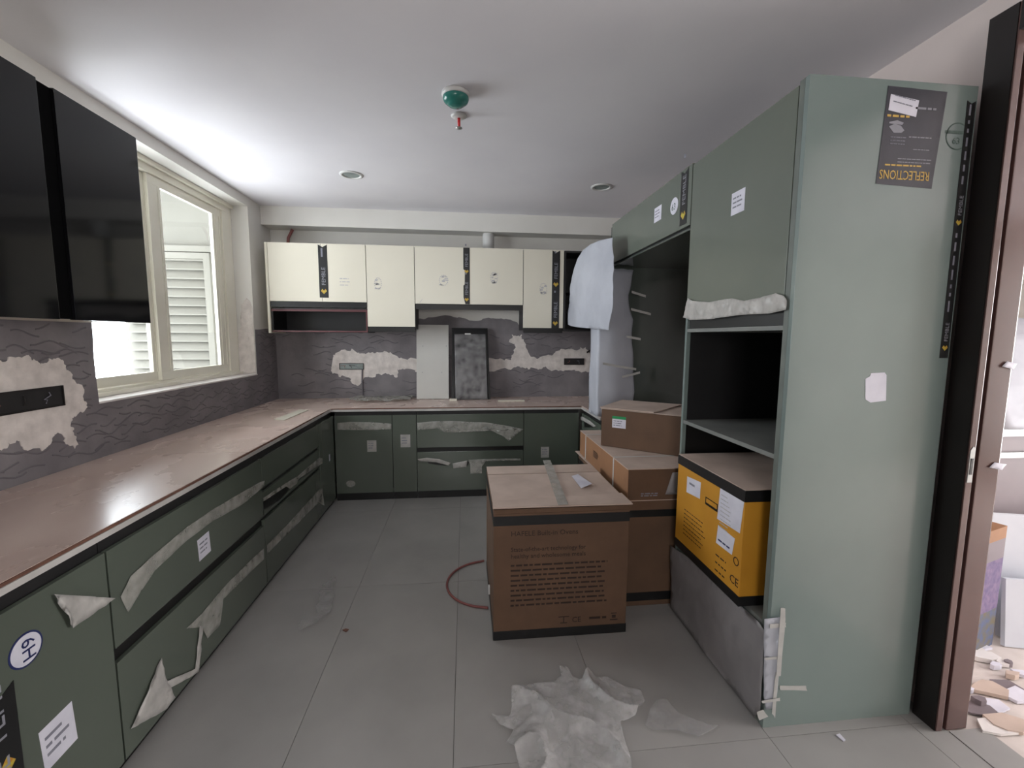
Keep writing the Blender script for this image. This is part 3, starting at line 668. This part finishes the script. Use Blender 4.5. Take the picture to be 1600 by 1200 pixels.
# far alcove panel, glossy
fp = empty('alcove_panel', (1.5, 3.45, 0), 'dark glossy tall panel at the far end of the fridge alcove', 'panel')
box('panel', 'panelgl' if 'panelgl' in M else 'greend', (TX, XR-.004, 3.444, 3.464, 0, 2.38), fp)
M['panelgl'] = mat('dark_gloss_green', (84, 90, 84), (76, 82, 78), 2, .10, spec=.6)
fp.children[0].data.materials[0] = M['panelgl']
for ch in oh.children:
    if ch.name.startswith('underside'): ch.data.materials[0] = M['panelgl']
# foam wrapped round its edge
def wrapfoam():
    bm = bmesh.new(); n, k = 26, 30
    xr = [990, 986, 982, 984, 989, 988, 988, 989, 990, 991, 991, 988, 982]
    rows = []
    for j in range(k+1):
        t = j/k; z = 2.055-(2.055-.885)*t
        px = xr[min(int(t*12), 12)]; px2 = xr[min(int(t*12)+1, 12)]; fx_ = t*12-int(t*12); px = px*(1-fx_)+px2*fx_
        xe = at('y', 3.43, px, 430+t*200).x
        row = []
        for i in range(n+1):
            s = i/n
            # path: from xe on face y=3.43 to front corner, round to back
            if s < .62: x = xe+(1.075-xe)*(s/.62); y = 3.438-.03*math.sin(PI*s/.62)-.02*(s/.62)
            elif s < .8: a = (s-.62)/.18*PI/2; x = 1.075-.02*math.sin(a); y = 3.418+.03*(1-math.cos(a))
            else: x = 1.055; y = 3.448+(s-.8)/.2*.2
            d = .008*noise.noise(Vector((x*7, y*7, z*6)))
            row.append(bm.verts.new((x-d, y-abs(d), z+.006*noise.noise(Vector((x*20, 0, z*3))))))
        rows.append(row)
    for a, b in zip(rows, rows[1:]):
        for i in range(n): bm.faces.new((a[i], a[i+1], b[i+1], b[i]))
    thicken(bm, Vector((0, .0015, 0)))
    return bm
fw = empty('foam_sheet', (1.15, 3.4, .88), 'pale foam sheet wrapped round the alcove panel edge, held by tape', 'foam sheet')
link('foam_wrap', wrapfoam(), 'foam', fw, True)
def tape_str(pts, w=.018):
    P = [at('y', 3.385, *p) for p in pts]; bm = bmesh.new()
    for a, b in zip(P, P[1:]): poly(bm, [a-Vector((0,0,w/2)), b-Vector((0,0,w/2)), b+Vector((0,0,w/2)), a+Vector((0,0,w/2))], (0,-1,0), .0006)
    return link('tape_strip', bm, 'mask', fw)
for pts in ([(987,456),(1009,463)], [(986,483),(1017,491)], [(979,526),(1001,530)], [(942,568),(975,574),(994,577)], [(972,589),(1000,582)]): tape_str(pts)
# flaring foam hanging beside it
def flare():
    outl = ats('x', 1.035, [(955,371),(940,376),(930,382),(919,391),(908,412),(900,433),(893,455),(889,473),(884,487),(884,507),(900,510),(926,513),(950,516),(956,470),(957,420)])
    return outl
P = flare()
fh = sheet('foam_sheet', 'foam', P, (-1, 0, 0), .05, .03, 3, None, .0015, 0, fn=lambda p: Vector((-.03*math.sin((p.y-3.4)*4), 0, 0)))
tag(fh, 'loose foam sheet flaring over the open black corner cabinet', 'foam sheet')
# ------------------------------------------------------------------ cartons
def carton(name, label, cat, x0, x1, y0, y1, z0, z1, mside, mtop, mfront=None, bands=None, group=None, R=None):
    t = empty(name, ((x0+x1)/2, (y0+y1)/2, z0), label, cat, group)
    box('carton_body', mside, (x0, x1, y0, y1, z0, z1-.004), t, .003)
    hm = (y0+y1)/2
    return t
bgx = (.134, .819, 2.05, 2.75)
b = empty('cardboard_box', (.476, 2.4, 0), 'big brown oven carton with black bands standing on the floor', 'box')
box('carton_body', 'kraft', (*bgx, .0, .66), b, .004)
x0, x1, y0, y1 = bgx
boxes('black_band', 'tapeblk', [(x0-.002, x1+.002, y0-.002, y1+.002, .002, .05)], b, .003)
boxes('black_band', 'tapeblk', [(x0-.0015, x1+.0015, y0-.0015, y1+.0015, .60, .648)], b)
# lid of overlapping flaps
def lid(parent, x0, x1, y0, y1, z, m, seam):
    """four loose top flaps: two main ones meeting near the far side and a curled near one"""
    def flap(pts, th=.004): 
        bm = bmesh.new(); poly(bm, pts, (0, 0, 1), .006); return link('flap', bm, m, parent)
    flap([(x0, y1-seam, z), (x1, y1-seam, z), (x1-.002, y1, z), (x0, y1, z)])
    flap([(x0, y0+.10, z+.0), (x1, y0+.15, z+.0), (x1, y1-seam-.012, z), (x0, y1-seam-.012, z)])
    flap([(x0-.004, y0-.006, z+.007), (x1+.012, y0-.008, z+.005), (x1+.004, y0+.128, z+.011), (x0, y0+.079, z+.009)])
boxes('carton_rim', 'kraft', [(x0+.001, x1-.001, y0+.001, y0+.006, .6605, .682), (x0+.001, x1-.001, y1-.006, y1-.001, .6605, .682), (x0+.001, x0+.006, y0+.007, y1-.007, .6605, .682), (x1-.006, x1-.001, y0+.007, y1-.007, .6605, .682)], b)
lid(b, x0, x1, y0, y1, .683, 'kraftdust', .16)
# tape along the lid
bm = bmesh.new()
poly(bm, [at('z', .70, 848, 719), at('z', .70, 860, 719), at('z', .70, 888, 788), at('z', .70, 872, 789)], (0, 0, 1), .0006)
link('packing_tape', bm, 'film', b)
P = ats('z', .701, [(893,744),(903,741),(925,756),(908,763)]); 
o = plate('paper_slip', 'paper', P, (0, 0, 1), .001, b)
F = frame('-y', (x0, y0-.0004, 0))
W_ = x1-x0
text('box_title', 'HAFELE Built-in Ovens', .036, 'ink', F @ Matrix.Translation((.085, .545, 0)), b)
text('box_subtitle', 'State-of-the-art technology for', .032, 'ink', F @ Matrix.Translation((.085, .465, 0)), b, sx=.95)
text('box_subtitle', 'healthy and wholesome meals', .032, 'ink', F @ Matrix.Translation((.085, .43, 0)), b, sx=.98)
lines('box_print', F, .085, .388, .50, 9, .0262, .009, 'ink', b, .06, 4, .3)
text('box_mark', 'CE', .04, 'ink', F @ Matrix.Translation((.40, .075, 0)), b)
lines('box_mark', F, .49, .085, .09, 1, .01, .012, 'ink', b, 0, 5)
bm = bmesh.new()
for d in ((.33, .385, .105, .109), (.34, .375, .072, .076), (.355, .36, .076, .105), (.60, .64, .072, .078), (.61, .63, .085, .10), (.605, .635, .108, .112)): lbox(bm, F, d[0], d[1], d[2], d[3], .0002, .0008)
link('box_symbols', bm, 'ink', b)
# side strip + tape tag on left of box
box('side_tag', 'whitep', (x0-.012, x0-.003, 2.30, 2.33, .095, .135), b)
# bottom dark carton
x0, x1, y0, y1 = .895, 1.70, 2.262, 3.33
b = empty('cardboard_box', (1.3, 2.8, 0), 'low dark brown carton at the bottom of the alcove stack', 'box', )
box('carton_body', 'kraft', (x0, x1, y0, y1, 0, .618), b, .004)
box('black_band', 'tapeblk', (x0-.002, x1+.002, y0-.002, y1+.002, .525, .565), b); box('black_band', 'tapeblk', (x0-.002, x1+.002, y0-.002, y1+.002, .03, .08), b)
plate('flap', 'kraftdust', [(x0-.01, y0-.004, .619), (x1, y0-.004, .619), (x1, y1, .619), (x0-.03, y1, .619)], (0, 0, 1), .005, b)
# middle flat carton
b = empty('cardboard_box', (1.3, 2.75, .6255), 'flat orange-brown strapped carton in the middle of the stack', 'box')
x0, x1, y0, y1, z0, z1 = .884, 1.62, 2.252, 3.26, .6255, .80
box('carton_body', 'kraft2', (x0, x1, y0, y1, z0, z1), b, .003)
box('shaded_front', 'kraft', (x0+.002, x1, y0-.0015, y0-.0003, z0+.002, z1-.001), b)  # darker skin over the body, the front's shade put into its colour
plate('flap', 'kraftdust', [(x0-.004, y0-.005, z1+.001), (x1, y0-.005, z1+.001), (x1, y0+.42, z1+.001), (x0-.004, y0+.25, z1+.001)], (0, 0, 1), .005, b)
plate('flap', 'kraftdust', [(x0-.003, y0+.253, z1+.001), (x1, y0+.423, z1+.001), (x1, y1, z1+.001), (x0-.003, y1, z1+.001)], (0, 0, 1), .004, b)
for y in (2.48, 3.09):
    boxes('strap', 'whitep', [(x0-.0025, x0-.001, y, y+.014, z0, z1+.007), (x0-.0025, x1, y, y+.014, z1+.0065, z1+.0075)], b)
sheet('film_patch', 'foamg', [Vector((1.10, y0-.002, z0+.03)), Vector((1.135, y0-.002, z1-.02)), Vector((1.5, y0-.002, z1-.015)), Vector((1.5, y0-.002, z0+.03))], (0, -1, 0), .04, .004, 14, b, .0005)
lines('box_print', frame('-x', (x0-.0012, 2.9, .70)), 0, 0, .12, 4, -.012, .006, 'ink', b, .3, 6)
lines('box_print', frame('-y', (.96, y0-.0018, .66)), 0, 0, .10, 2, .012, .007, 'greypr', b, .1, 7)
# top rotated carton
A = Vector((.893, 2.775)); dr = Vector((.40, -.32)).normalized(); dn = Vector((-dr.y, dr.x)); Wd, Dp = .66, .42; z0, z1 = .8075, 1.052
b = empty('cardboard_box', (A.x+.4, A.y, z0), 'brown carton with green label turned askew on top of the stack', 'box')
def q2(s, t, z): v = A+dr*s+dn*t; return Vector((v.x, v.y, z))
bm = bmesh.new(); poly(bm, [q2(0, 0, z0), q2(Wd, 0, z0), q2(Wd, Dp, z0), q2(0, Dp, z0)], (0, 0, 1), z1-z0)
bmesh.ops.bevel(bm, geom=list(bm.edges), offset=.003, segments=1, affect='EDGES'); link('carton_body', bm, 'kraft', b)
plate('flap', 'kraftdust', [q2(-.004, -.004, z1+.001), q2(Wd, -.004, z1+.001), q2(Wd, Dp, z1+.001), q2(-.004, Dp, z1+.001)], (0, 0, 1), .004, b)
plate('flap', 'kraftdust', [q2(-.01, -.008, z1+.008), q2(.34, -.012, z1+.008), q2(.42, Dp*.98, z1+.010), q2(0, Dp*.98, z1+.008)], (0, 0, 1), .005, b)
G = Matrix((Vector((dr.x, dr.y, 0)), Vector((0, 0, 1)), Vector((dr.y, -dr.x, 0)))).transposed().to_4x4(); G.translation = q2(0, 0, z0)
bm = bmesh.new(); lbox(bm, G, .075, .165, .13, .205, .0005, .0012); o = link('label_sticker', bm, 'paper', b)
bm = bmesh.new(); lbox(bm, G, .075, .165, .188, .206, .0013, .0017); link('green_label_top', bm, 'greenl', o)
lines('label_print', G @ Matrix.Translation((0, 0, .0012)), .083, .172, .06, 3, .014, .005, 'greypr', o, .2, 3)
lines('box_print', G @ Matrix.Translation((0, 0, .0003)), .25, .13, .12, 3, .03, .003, 'kraft', b, .2, 8)
# yellow carton in the lower niche
x0, x1, y0, y1, z0, z1 = 1.112, 1.60, 1.588, 2.14, .4215, .915
b = empty('cardboard_box', (1.35, 1.86, z0), 'yellow appliance carton with black edges in the lower oven niche', 'box')
box('carton_body', 'yellow', (x0, x1, y0, y1, z0+.004, z1-.004), b, .003)
boxes('black_band', 'tapeblk', [(x0-.002, x1+.002, y0-.002, y1+.002, z0+.0005, z0+.042)], b)
boxes('black_band', 'tapeblk', [(x0-.002, x1+.002, y0-.002, y1+.002, z1-.05, z1-.003)], b)
plate('flap', 'kraftdust', [(x0, y0, z1-.0025), (x1, y0, z1-.0025), (x1, y1, z1-.0025), (x0, y1, z1-.0025)], (0, 0, 1), .003, b)
F = frame('-x', (x0-.0005, y1, z0))  # local x runs from far to near
def fr(u, v): p = at('x', x0, u, v); return (y1-p.y, p.z-z0)
def q4(name, pts, m, k=1, th=.0008, parent=b):
    bm = bmesh.new(); poly(bm, [F @ Vector((*fr(*p), 0)) for p in pts], (-1, 0, 0), th); return link(name, bm, m, parent)
def c5(x, y): return (1060+x/4.8, 700+y/4.8)
o = q4('label_sticker', [c5(62,330), c5(68,212), c5(170,258), c5(162,382)], 'paper')
a = fr(*c5(85, 270)); lines('label_print', F @ Matrix.Translation((0,0,.001)), a[0], a[1], .05, 1, .01, .01, 'greypr', o, 0, 2)
o = q4('label_sticker', [c5(292,530), c5(320,265), c5(500,365), c5(462,640)], 'paper')
a = fr(*c5(315, 330)); lines('label_print', F @ Matrix.Translation((0,0,.001)), a[0]+.01, a[1]-.01, .09, 9, .018, .004, 'stamp', o, .5, 2)
o = q4('label_sticker', [c5(283,710), c5(300,577), c5(425,680), c5(402,802)], 'paper')
a = fr(*c5(300, 690)); lines('label_print', F @ Matrix.Translation((0,0,.001)), a[0], a[1]+.0, .085, 1, .01, .007, 'navy', o, 0, 3)
# handle slot
a = fr(*c5(205, 370)); bm = bmesh.new(); lbox(bm, F, a[0], a[0]+.10, a[1]-.032, a[1]+.004, .0002, .0008); link('hand_slot', bm, 'browndk', b)
bm = bmesh.new(); lbox(bm, F, a[0]+.008, a[0]+.095, a[1]-.02, a[1]+.0, .0009, .0013); link('hand_slot_flap', bm, 'yellow', b)
a = fr(*c5(45, 460)); lines('box_print', F, a[0], a[1], .21, 7, .021, .004, 'ink', b, .35, 12, 1)
a = fr(*c5(280, 800)); lines('box_print', F, a[0], a[1], .09, 3, .035, .006, 'ink', b, .5, 13, 1)
a = fr(*c5(392, 920)); text('box_mark', 'CE', .05, 'ink', F @ Matrix.Translation((a[0]-.004, a[1]-.045, 0)) @ Matrix.Rotation(0, 4, 'Z'), b)
a = fr(*c5(420, 840)); bm = bmesh.new()
for k in range(20):
    G = F @ Matrix.Translation((a[0]+.012, a[1]-.0, 0)) @ Matrix.Rotation(k*PI/10, 4, 'Z'); lbox(bm, G, .014, .018, -.003, .003, .0002, .0008)
link('box_symbols', bm, 'ink', b)
# ------------------------------------------------------------------ things on the worktop
yb_ = 4.60
P = [(-.503, yb_, CZ), (-.165, yb_, CZ), (-.165, yb_+.11, 1.64), (-.503, yb_+.11, 1.64)]
wbo = empty('white_board', (-.33, 4.62, CZ), 'white board leaning on the wall below the cream cabinets', 'board')
plate('board', 'cream', [(-.503, 4.62, CZ+.0015), (-.172, 4.62, CZ+.0015), (-.172, 4.715, 1.64), (-.503, 4.715, 1.64)], (0, -1, .1), .018, wbo).data.materials[0] = mat('white_melamine', (206, 204, 198), (200, 198, 192), 3, .5)
for u, v in ((660, 541), (660, 582), (690, 582), (697, 541)):
    p = at('y', 4.62, u, v); bm = bmesh.new(); yy = 4.602+(p.z-CZ)/.77*.095; 
    poly(bm, [(p.x+.004*math.cos(k*PI/5), yy-.001, p.z+.004*math.sin(k*PI/5)) for k in range(10)], (0, -1, 0), .002); link('screw_hole', bm, 'greypr', wbo)
hb = empty('wrapped_hob', (.05, 4.6, CZ), 'black glass hob in loose plastic leaning beside the white board', 'appliance')
plate('glass_top', 'glassblk', [(-.115, 4.55, CZ+.0015), (.245, 4.55, CZ+.0015), (.225, 4.70, 1.60), (-.125, 4.70, 1.60)], (0, -1, .2), .012, hb)
plate('frame', 'black', [(-.14, 4.575, CZ+.0015), (.262, 4.575, CZ+.0015), (.24, 4.724, 1.61), (-.14, 4.724, 1.61)], (0, -1, .2), .018, hb)
sheet('plastic_wrap', 'filmt', [Vector((-.10, 4.535, CZ+.004)), Vector((.23, 4.535, CZ+.004)), Vector((.215, 4.67, 1.55)), Vector((-.11, 4.67, 1.55))], (0, -1, 0), .05, .012, 9, hb)
box('tag', 'whitep', (.0, .06, 4.655, 4.659, 1.545, 1.556), hb)
tag(box('board_offcut', 'cream', (.33, .60, 4.37, 4.42, CZ+.0005, CZ+.013), None, .002), 'thin white board offcut lying on the back worktop', 'board')
tag(box('board_offcut', 'cream', (-.16, -.085, 4.45, 4.50, CZ+.0005, CZ+.02), None, .002), 'tiny white block between the leaning board and hob', 'board')
P = ats('z', CZ+.0005, [(428,656),(470,640),(482,641),(444,657)])
tag(plate('board_offcut', 'creamd', P, (0, 0, 1), .004, None), 'narrow cream strip lying on the left worktop corner', 'board')
P = flat(jag(ats('z', CZ, [(545,626),(565,619),(600,614),(640,613),(652,620),(640,627),(600,629),(560,630)]), .015, 2, 4), 'z', CZ+.001)
tag(sheet('plastic_bag', 'film', P, (0, 0, 1), .03, .03, 14), 'crumpled clear plastic lying on the back worktop', 'plastic')
# ------------------------------------------------------------------ floor things
bm = bmesh.new(); C0 = Vector((.14, 2.575)); R0 = .258; P = []
for k in range(41):
    a = PI*.5+PI*k/40; P.append((C0.x+R0*math.cos(a)-.03*0, C0.y+R0*math.sin(a), .0075))
P = [(.12, 2.838, .0075)]+[p for p in P if p[0] < .112]+[(.12, 2.312, .0075)]
tube(bm, P, .0068, 10)
tag(link('hose_loop', bm, 'hose', None, True), 'pink-brown hose loop on the floor beside the big carton', 'hose')
pts = [(120,530),(190,545),(250,540),(262,460),(265,380),(340,340),(430,310),(560,305),(610,260),(590,190),(650,200),(690,270),(750,290),(795,225),(850,270),(940,275),(1060,340),(1160,360),(1190,430),(1120,550),(1020,580),(1040,680),(1085,820),(1100,1000),(700,1040),(340,1000),(290,820),(230,730),(280,640),(180,600)]
P = ats('z', .002, pts, 4.444, 740, 1000)
def ridge(p):
    r = (1-abs(noise.noise(p*3.6+Vector((3, 1, 0))))*3.2); r = max(0, r)
    r2 = max(0, 1-abs(noise.noise(p*15+Vector((9, 4, 0))))*4)
    return Vector((.006*noise.noise(p*12), .006*noise.noise(p*12+Vector((5,5,5))), .034*r**2+.003*r2))
tag(sheet('plastic_sheet', 'filmc', P, (0, 0, 1), .011, .010, 9, None, .0006, .002, fn=ridge), 'large crumpled clear plastic sheet on the floor in front', 'plastic')
P = ats('z', .002, [(1225,500),(1260,440),(1340,440),(1420,520),(1600,590),(1700,620),(1560,700),(1400,640),(1240,650),(1190,600)], 4.444, 740, 1000)
tag(sheet('plastic_sheet', 'filmt', P, (0, 0, 1), .015, .012, 14, None, .0006, .001, fn=lambda p: ridge(p)*.3), 'thin transparent plastic strip right of the big crumpled sheet', 'plastic')
P = ats('z', .002, [(610,330),(640,350),(645,400),(600,470),(625,560),(600,620),(600,680),(575,750),(500,810),(400,890),(330,930),(250,970),(200,975),(195,890),(260,850),(360,820),(420,790),(385,700),(440,620),(430,540),(480,430),(560,380)], 7.5, 440, 860)
tag(sheet('plastic_scrap', 'filmt', P, (0, 0, 1), .014, .014, 16, None, .0006, .001, fn=lambda p: ridge(p)*.4), 'small crumpled plastic scrap on the floor near the left drawers', 'plastic')
P = ats('z', .0005, [(535,985),(540,983),(545,984),(541,988)]); tag(plate('wood_chip', 'bedge', P, (0, 0, 1), .004, None), 'tiny brown chip on the floor near the plastic scrap', 'debris')
P = ats('z', .0005, [(1306,1149),(1312,1147),(1321,1157),(1318,1159)]); tag(plate('paper_scrap', 'paper', P, (0, 0, 1), .003, None), 'tiny white scrap on the floor before the oven housing', 'debris')
# ------------------------------------------------------------------ ceiling things
c = at('z', H, 712, 140)
sd = empty('smoke_detector', (c.x, c.y+.03, H-.07), 'teal covered smoke detector on the ceiling', 'detector')
cx, cyy = c.x, c.y+.03
bm = bmesh.new(); lathe(bm, [(0, -.001), (.070, -.001), (.072, -.010), (.069, -.020), (.058, -.022), (0, -.022)], (cx, cyy, H), 36); link('base', bm, 'whitep', sd, True)
bm = bmesh.new(); lathe(bm, [(.0655, -.0225), (.0665, -.030), (.061, -.043), (.050, -.052), (.041, -.055), (.038, -.061), (.02, -.064), (0, -.065)], (cx, cyy, H), 36); link('dust_cap', bm, 'teal', sd, True)
c = at('z', H-.01, 717, 183)
sk = empty('sprinkler', (c.x, c.y, H-.07), 'white fire sprinkler with red bulb behind the teal detector', 'sprinkler')
bm = bmesh.new(); lathe(bm, [(0, -.001), (.042, -.001), (.044, -.006), (.036, -.012), (.014, -.016), (0, -.016)], (c.x, c.y, H), 28); link('escutcheon', bm, 'whitep', sk, True)
bm = bmesh.new(); lathe(bm, [(0, -.0165), (.008, -.0165), (.008, -.03), (.0075, -.065), (0, -.066)], (c.x, c.y, H), 16); link('bulb', bm, 'red', sk, True)
bm = bmesh.new(); lathe(bm, [(0, -.0665), (.018, -.0665), (.019, -.07), (.006, -.074), (0, -.074)], (c.x, c.y, H), 16); link('deflector', bm, 'steel', sk, True)
for lab, (u, v) in (('round recessed downlight on the left of the ceiling', (549, 273)), ('round recessed downlight on the right near the overhead cabinet', (940, 292))):
    c = at('z', H, u, v); d = empty('downlight', (c.x, c.y, H-.01), lab, 'ceiling light', 'recessed downlights')
    bm = bmesh.new(); lathe(bm, [(.062, -.0005), (.088, -.0005), (.088, -.004), (.074, -.009), (.064, -.006), (.062, -.0005)], (c.x, c.y, H), 40); link('trim_ring', bm, 'whitep', d, True)
    bm = bmesh.new(); lathe(bm, [(0, -.0006), (.0615, -.0006), (.0615, -.002), (0, -.002)], (c.x, c.y, H), 40); link('diffuser', bm, 'brush', d)
# ------------------------------------------------------------------ doorway on the right
dr_ = empty('door_1', (1.88, .9, 0), kind='structure')
zt_ = 2.62
boxes('door_frame', 'browndk', [(1.812, 1.842, 1.374, 1.458, 0, zt_), (1.842, 1.9045, 1.40, 1.458, 0, zt_), (1.9045, 1.945, 1.40, 1.459, 0, zt_)], dr_)
box('frame_bead', 'brown', (1.814, 1.840, 1.368, 1.3735, .002, zt_), dr_, .002)
box('frame_face', 'brown', (1.856, 1.947, 1.368, 1.399, .002, zt_), dr_, .004)
box('frame_rebate', 'black', (1.8425, 1.8555, 1.385, 1.3995, .002, zt_), dr_)
boxes('door_frame', 'browndk', [(1.812, 1.945, .365, .45, 0, zt_), (1.812, 1.9045, .451, 1.367, 2.53, zt_)], dr_)
p0 = at('y', 1.367, 1517, 735)
bm = bmesh.new(); poly(bm, [(1.817, 1.3675, 1.00), (1.837, 1.3675, 1.0), (1.837, 1.3675, 1.125), (1.828, 1.3675, 1.135), (1.817, 1.3675, 1.12)], (0, -1, 0), .0015); link('strike_plate', bm, 'steel', dr_)
box('strike_slot', 'black', (1.822, 1.832, 1.3645, 1.3658, 1.03, 1.09), dr_)
# ------------------------------------------------------------------ side room seen through the doorway
f2_ = tag(box('floor', 'rubble', (1.8665, 6, -2.3, 5.2, -.12, -.004)), kind='structure')
tag(box('threshold', 'tile', (1.868, 2.02, .46, 1.365, -.0038, .002)), kind='structure')
tag(boxes('wall_side_room', 'wall', [(1.95, 6, -2.3, -2.2, 0, H), (5.9, 6, -2.2, -.9, 0, H), (5.9, 6, 1.25, 5.2, 0, H), (5.9, 6, -.9, 1.25, 0, .3), (5.9, 6, -.9, 1.25, 2.4, H), (1.95, 5.9, 5.1, 5.2, 0, H)]), kind='structure')  # window gap in the far wall is added, sized to light the doorway
tag(box('ceiling', 'ceiling', (1.951, 6, -2.3, 5.2, H, H+.1)), kind='structure')
# work table with panel and cloth
tb = empty('work_table', (3.2, 2.4, 0), 'mauve fronted work bench in the side room', 'table')
box('bench_body', 'mauve', (2.75, 4.6, 1.98, 2.8, 0, 1.02), tb, .004)
box('bench_top', 'slabw', (2.72, 4.62, 1.94, 2.82, 1.021, 1.06), tb, .003)
box('bench_rail', 'steel', (2.74, 4.6, 1.965, 1.978, .90, .93), tb)
tag(sheet('dust_cloth', 'foam', [Vector((2.74, 1.955, 1.062)), Vector((2.74, 2.2, 1.5)), Vector((2.74, 2.6, 1.75)), Vector((2.85, 2.75, 1.75)), Vector((3.9, 2.3, 1.6)), Vector((3.9, 1.95, 1.062))], (0, -1, .1), .08, .04, 4), 'white cloth heaped on the mauve bench in the side room', 'cloth')
pbx = at('z', 0, 1553, 850)
def pbox():
    b = empty('printed_carton', (2.5, 1.75, 0), 'purple and blue printed carton leaning by the side room doorway', 'box')
    A0 = Vector((2.36, 1.70)); A1 = Vector((2.62, 1.78)); dp = Vector((-.05, .14))
    for nm, m_, z0, z1 in (('carton_bottom', 'blue', 0, .2), ('carton_middle', 'purple', .2, .46), ('carton_top', 'mauve', .46, .56), ('carton_lid', 'kraft2', .56, .62)):
        bm = bmesh.new(); poly(bm, [(A0.x, A0.y, z0), (A1.x, A1.y, z0), (A1.x+dp.x, A1.y+dp.y, z0), (A0.x+dp.x, A0.y+dp.y, z0)], (0, 0, 1), z1-z0-.0005); link(nm, bm, m_, b)
pbox()
for i, (a, z, ang) in enumerate((((2.72, 1.84), .62, .10), ((2.66, 1.775), .34, .03))):
    bm = bmesh.new(); poly(bm, [(a[0], a[1], .001), (a[0]+.9, a[1]-.25, .001), (a[0]+.9, a[1]-.25+ang, z), (a[0], a[1]+ang, z)], (0, -.02, 0) if 0 else (0.004, -.016, 0), 1)
    tag(link('stone_slab', bm, 'slabw'), ['tall pale blue-white slab leaning beside the printed carton', 'shorter pale slab leaning in front of the taller one'][i], 'slab')
rnd = random.Random(5)
RL = ['white scrap nearest the camera on the side room floor', 'second pinkish scrap from the camera past the threshold', 'mauve scrap close to the near side of the doorway rubble', 'cream scrap in the near half of the doorway rubble', 'white scrap in the middle of the doorway rubble', 'pinkish scrap in the middle of the doorway rubble', 'mauve scrap in the far half of the doorway rubble', 'cream scrap second from the printed carton', 'white scrap closest to the printed carton']
for k in range(18):
    a = (rnd.uniform(2.02, 2.55), 0); yy = a[0]*(.63+.0045*k); s = rnd.uniform(.06, .10) if k % 2 == 0 else rnd.uniform(.025, .045)
    bm = bmesh.new(); n = rnd.randint(5, 7)
    ph = rnd.uniform(0, 6)
    poly(bm, [(a[0]+s*math.cos(ph+j*2*PI/n)*rnd.uniform(.5, 1.1), yy+.6*s*math.sin(ph+j*2*PI/n)*rnd.uniform(.5, 1.1), .0015) for j in range(n)], (0, 0, 1), rnd.uniform(.006, .03))
    j = k % 4
    tag(link('rubble_piece', bm, ['paper', 'kraftdust', 'mauve', 'jamb'][(k//2) % 4]), RL[k//2] if k % 2 == 0 else 'smaller ' + RL[k//2], 'debris', 'rubble scraps past the doorway')
for (u, v, s, lab) in ((1565, 730, .07, 'white paper strip stuck to the frame edge'), (1575, 572, .06, 'torn white tape tab on the door frame edge')):
    p = at('x', 1.9485, u, v)
    P = [Vector((1.9485, p.y-.0, p.z)), Vector((1.9485+s*.8, p.y-.02, p.z-.012)), Vector((1.9485+s, p.y-.02, p.z+.01)), Vector((1.9485+.3*s, p.y-.01, p.z+.018))]
    sheet('tape_scrap', 'paper', [Vector((q.x, 1.366, q.z)) - Vector((.05, 0, 0)) for q in P], (0, -1, 0), .02, .004, 30, dr_)
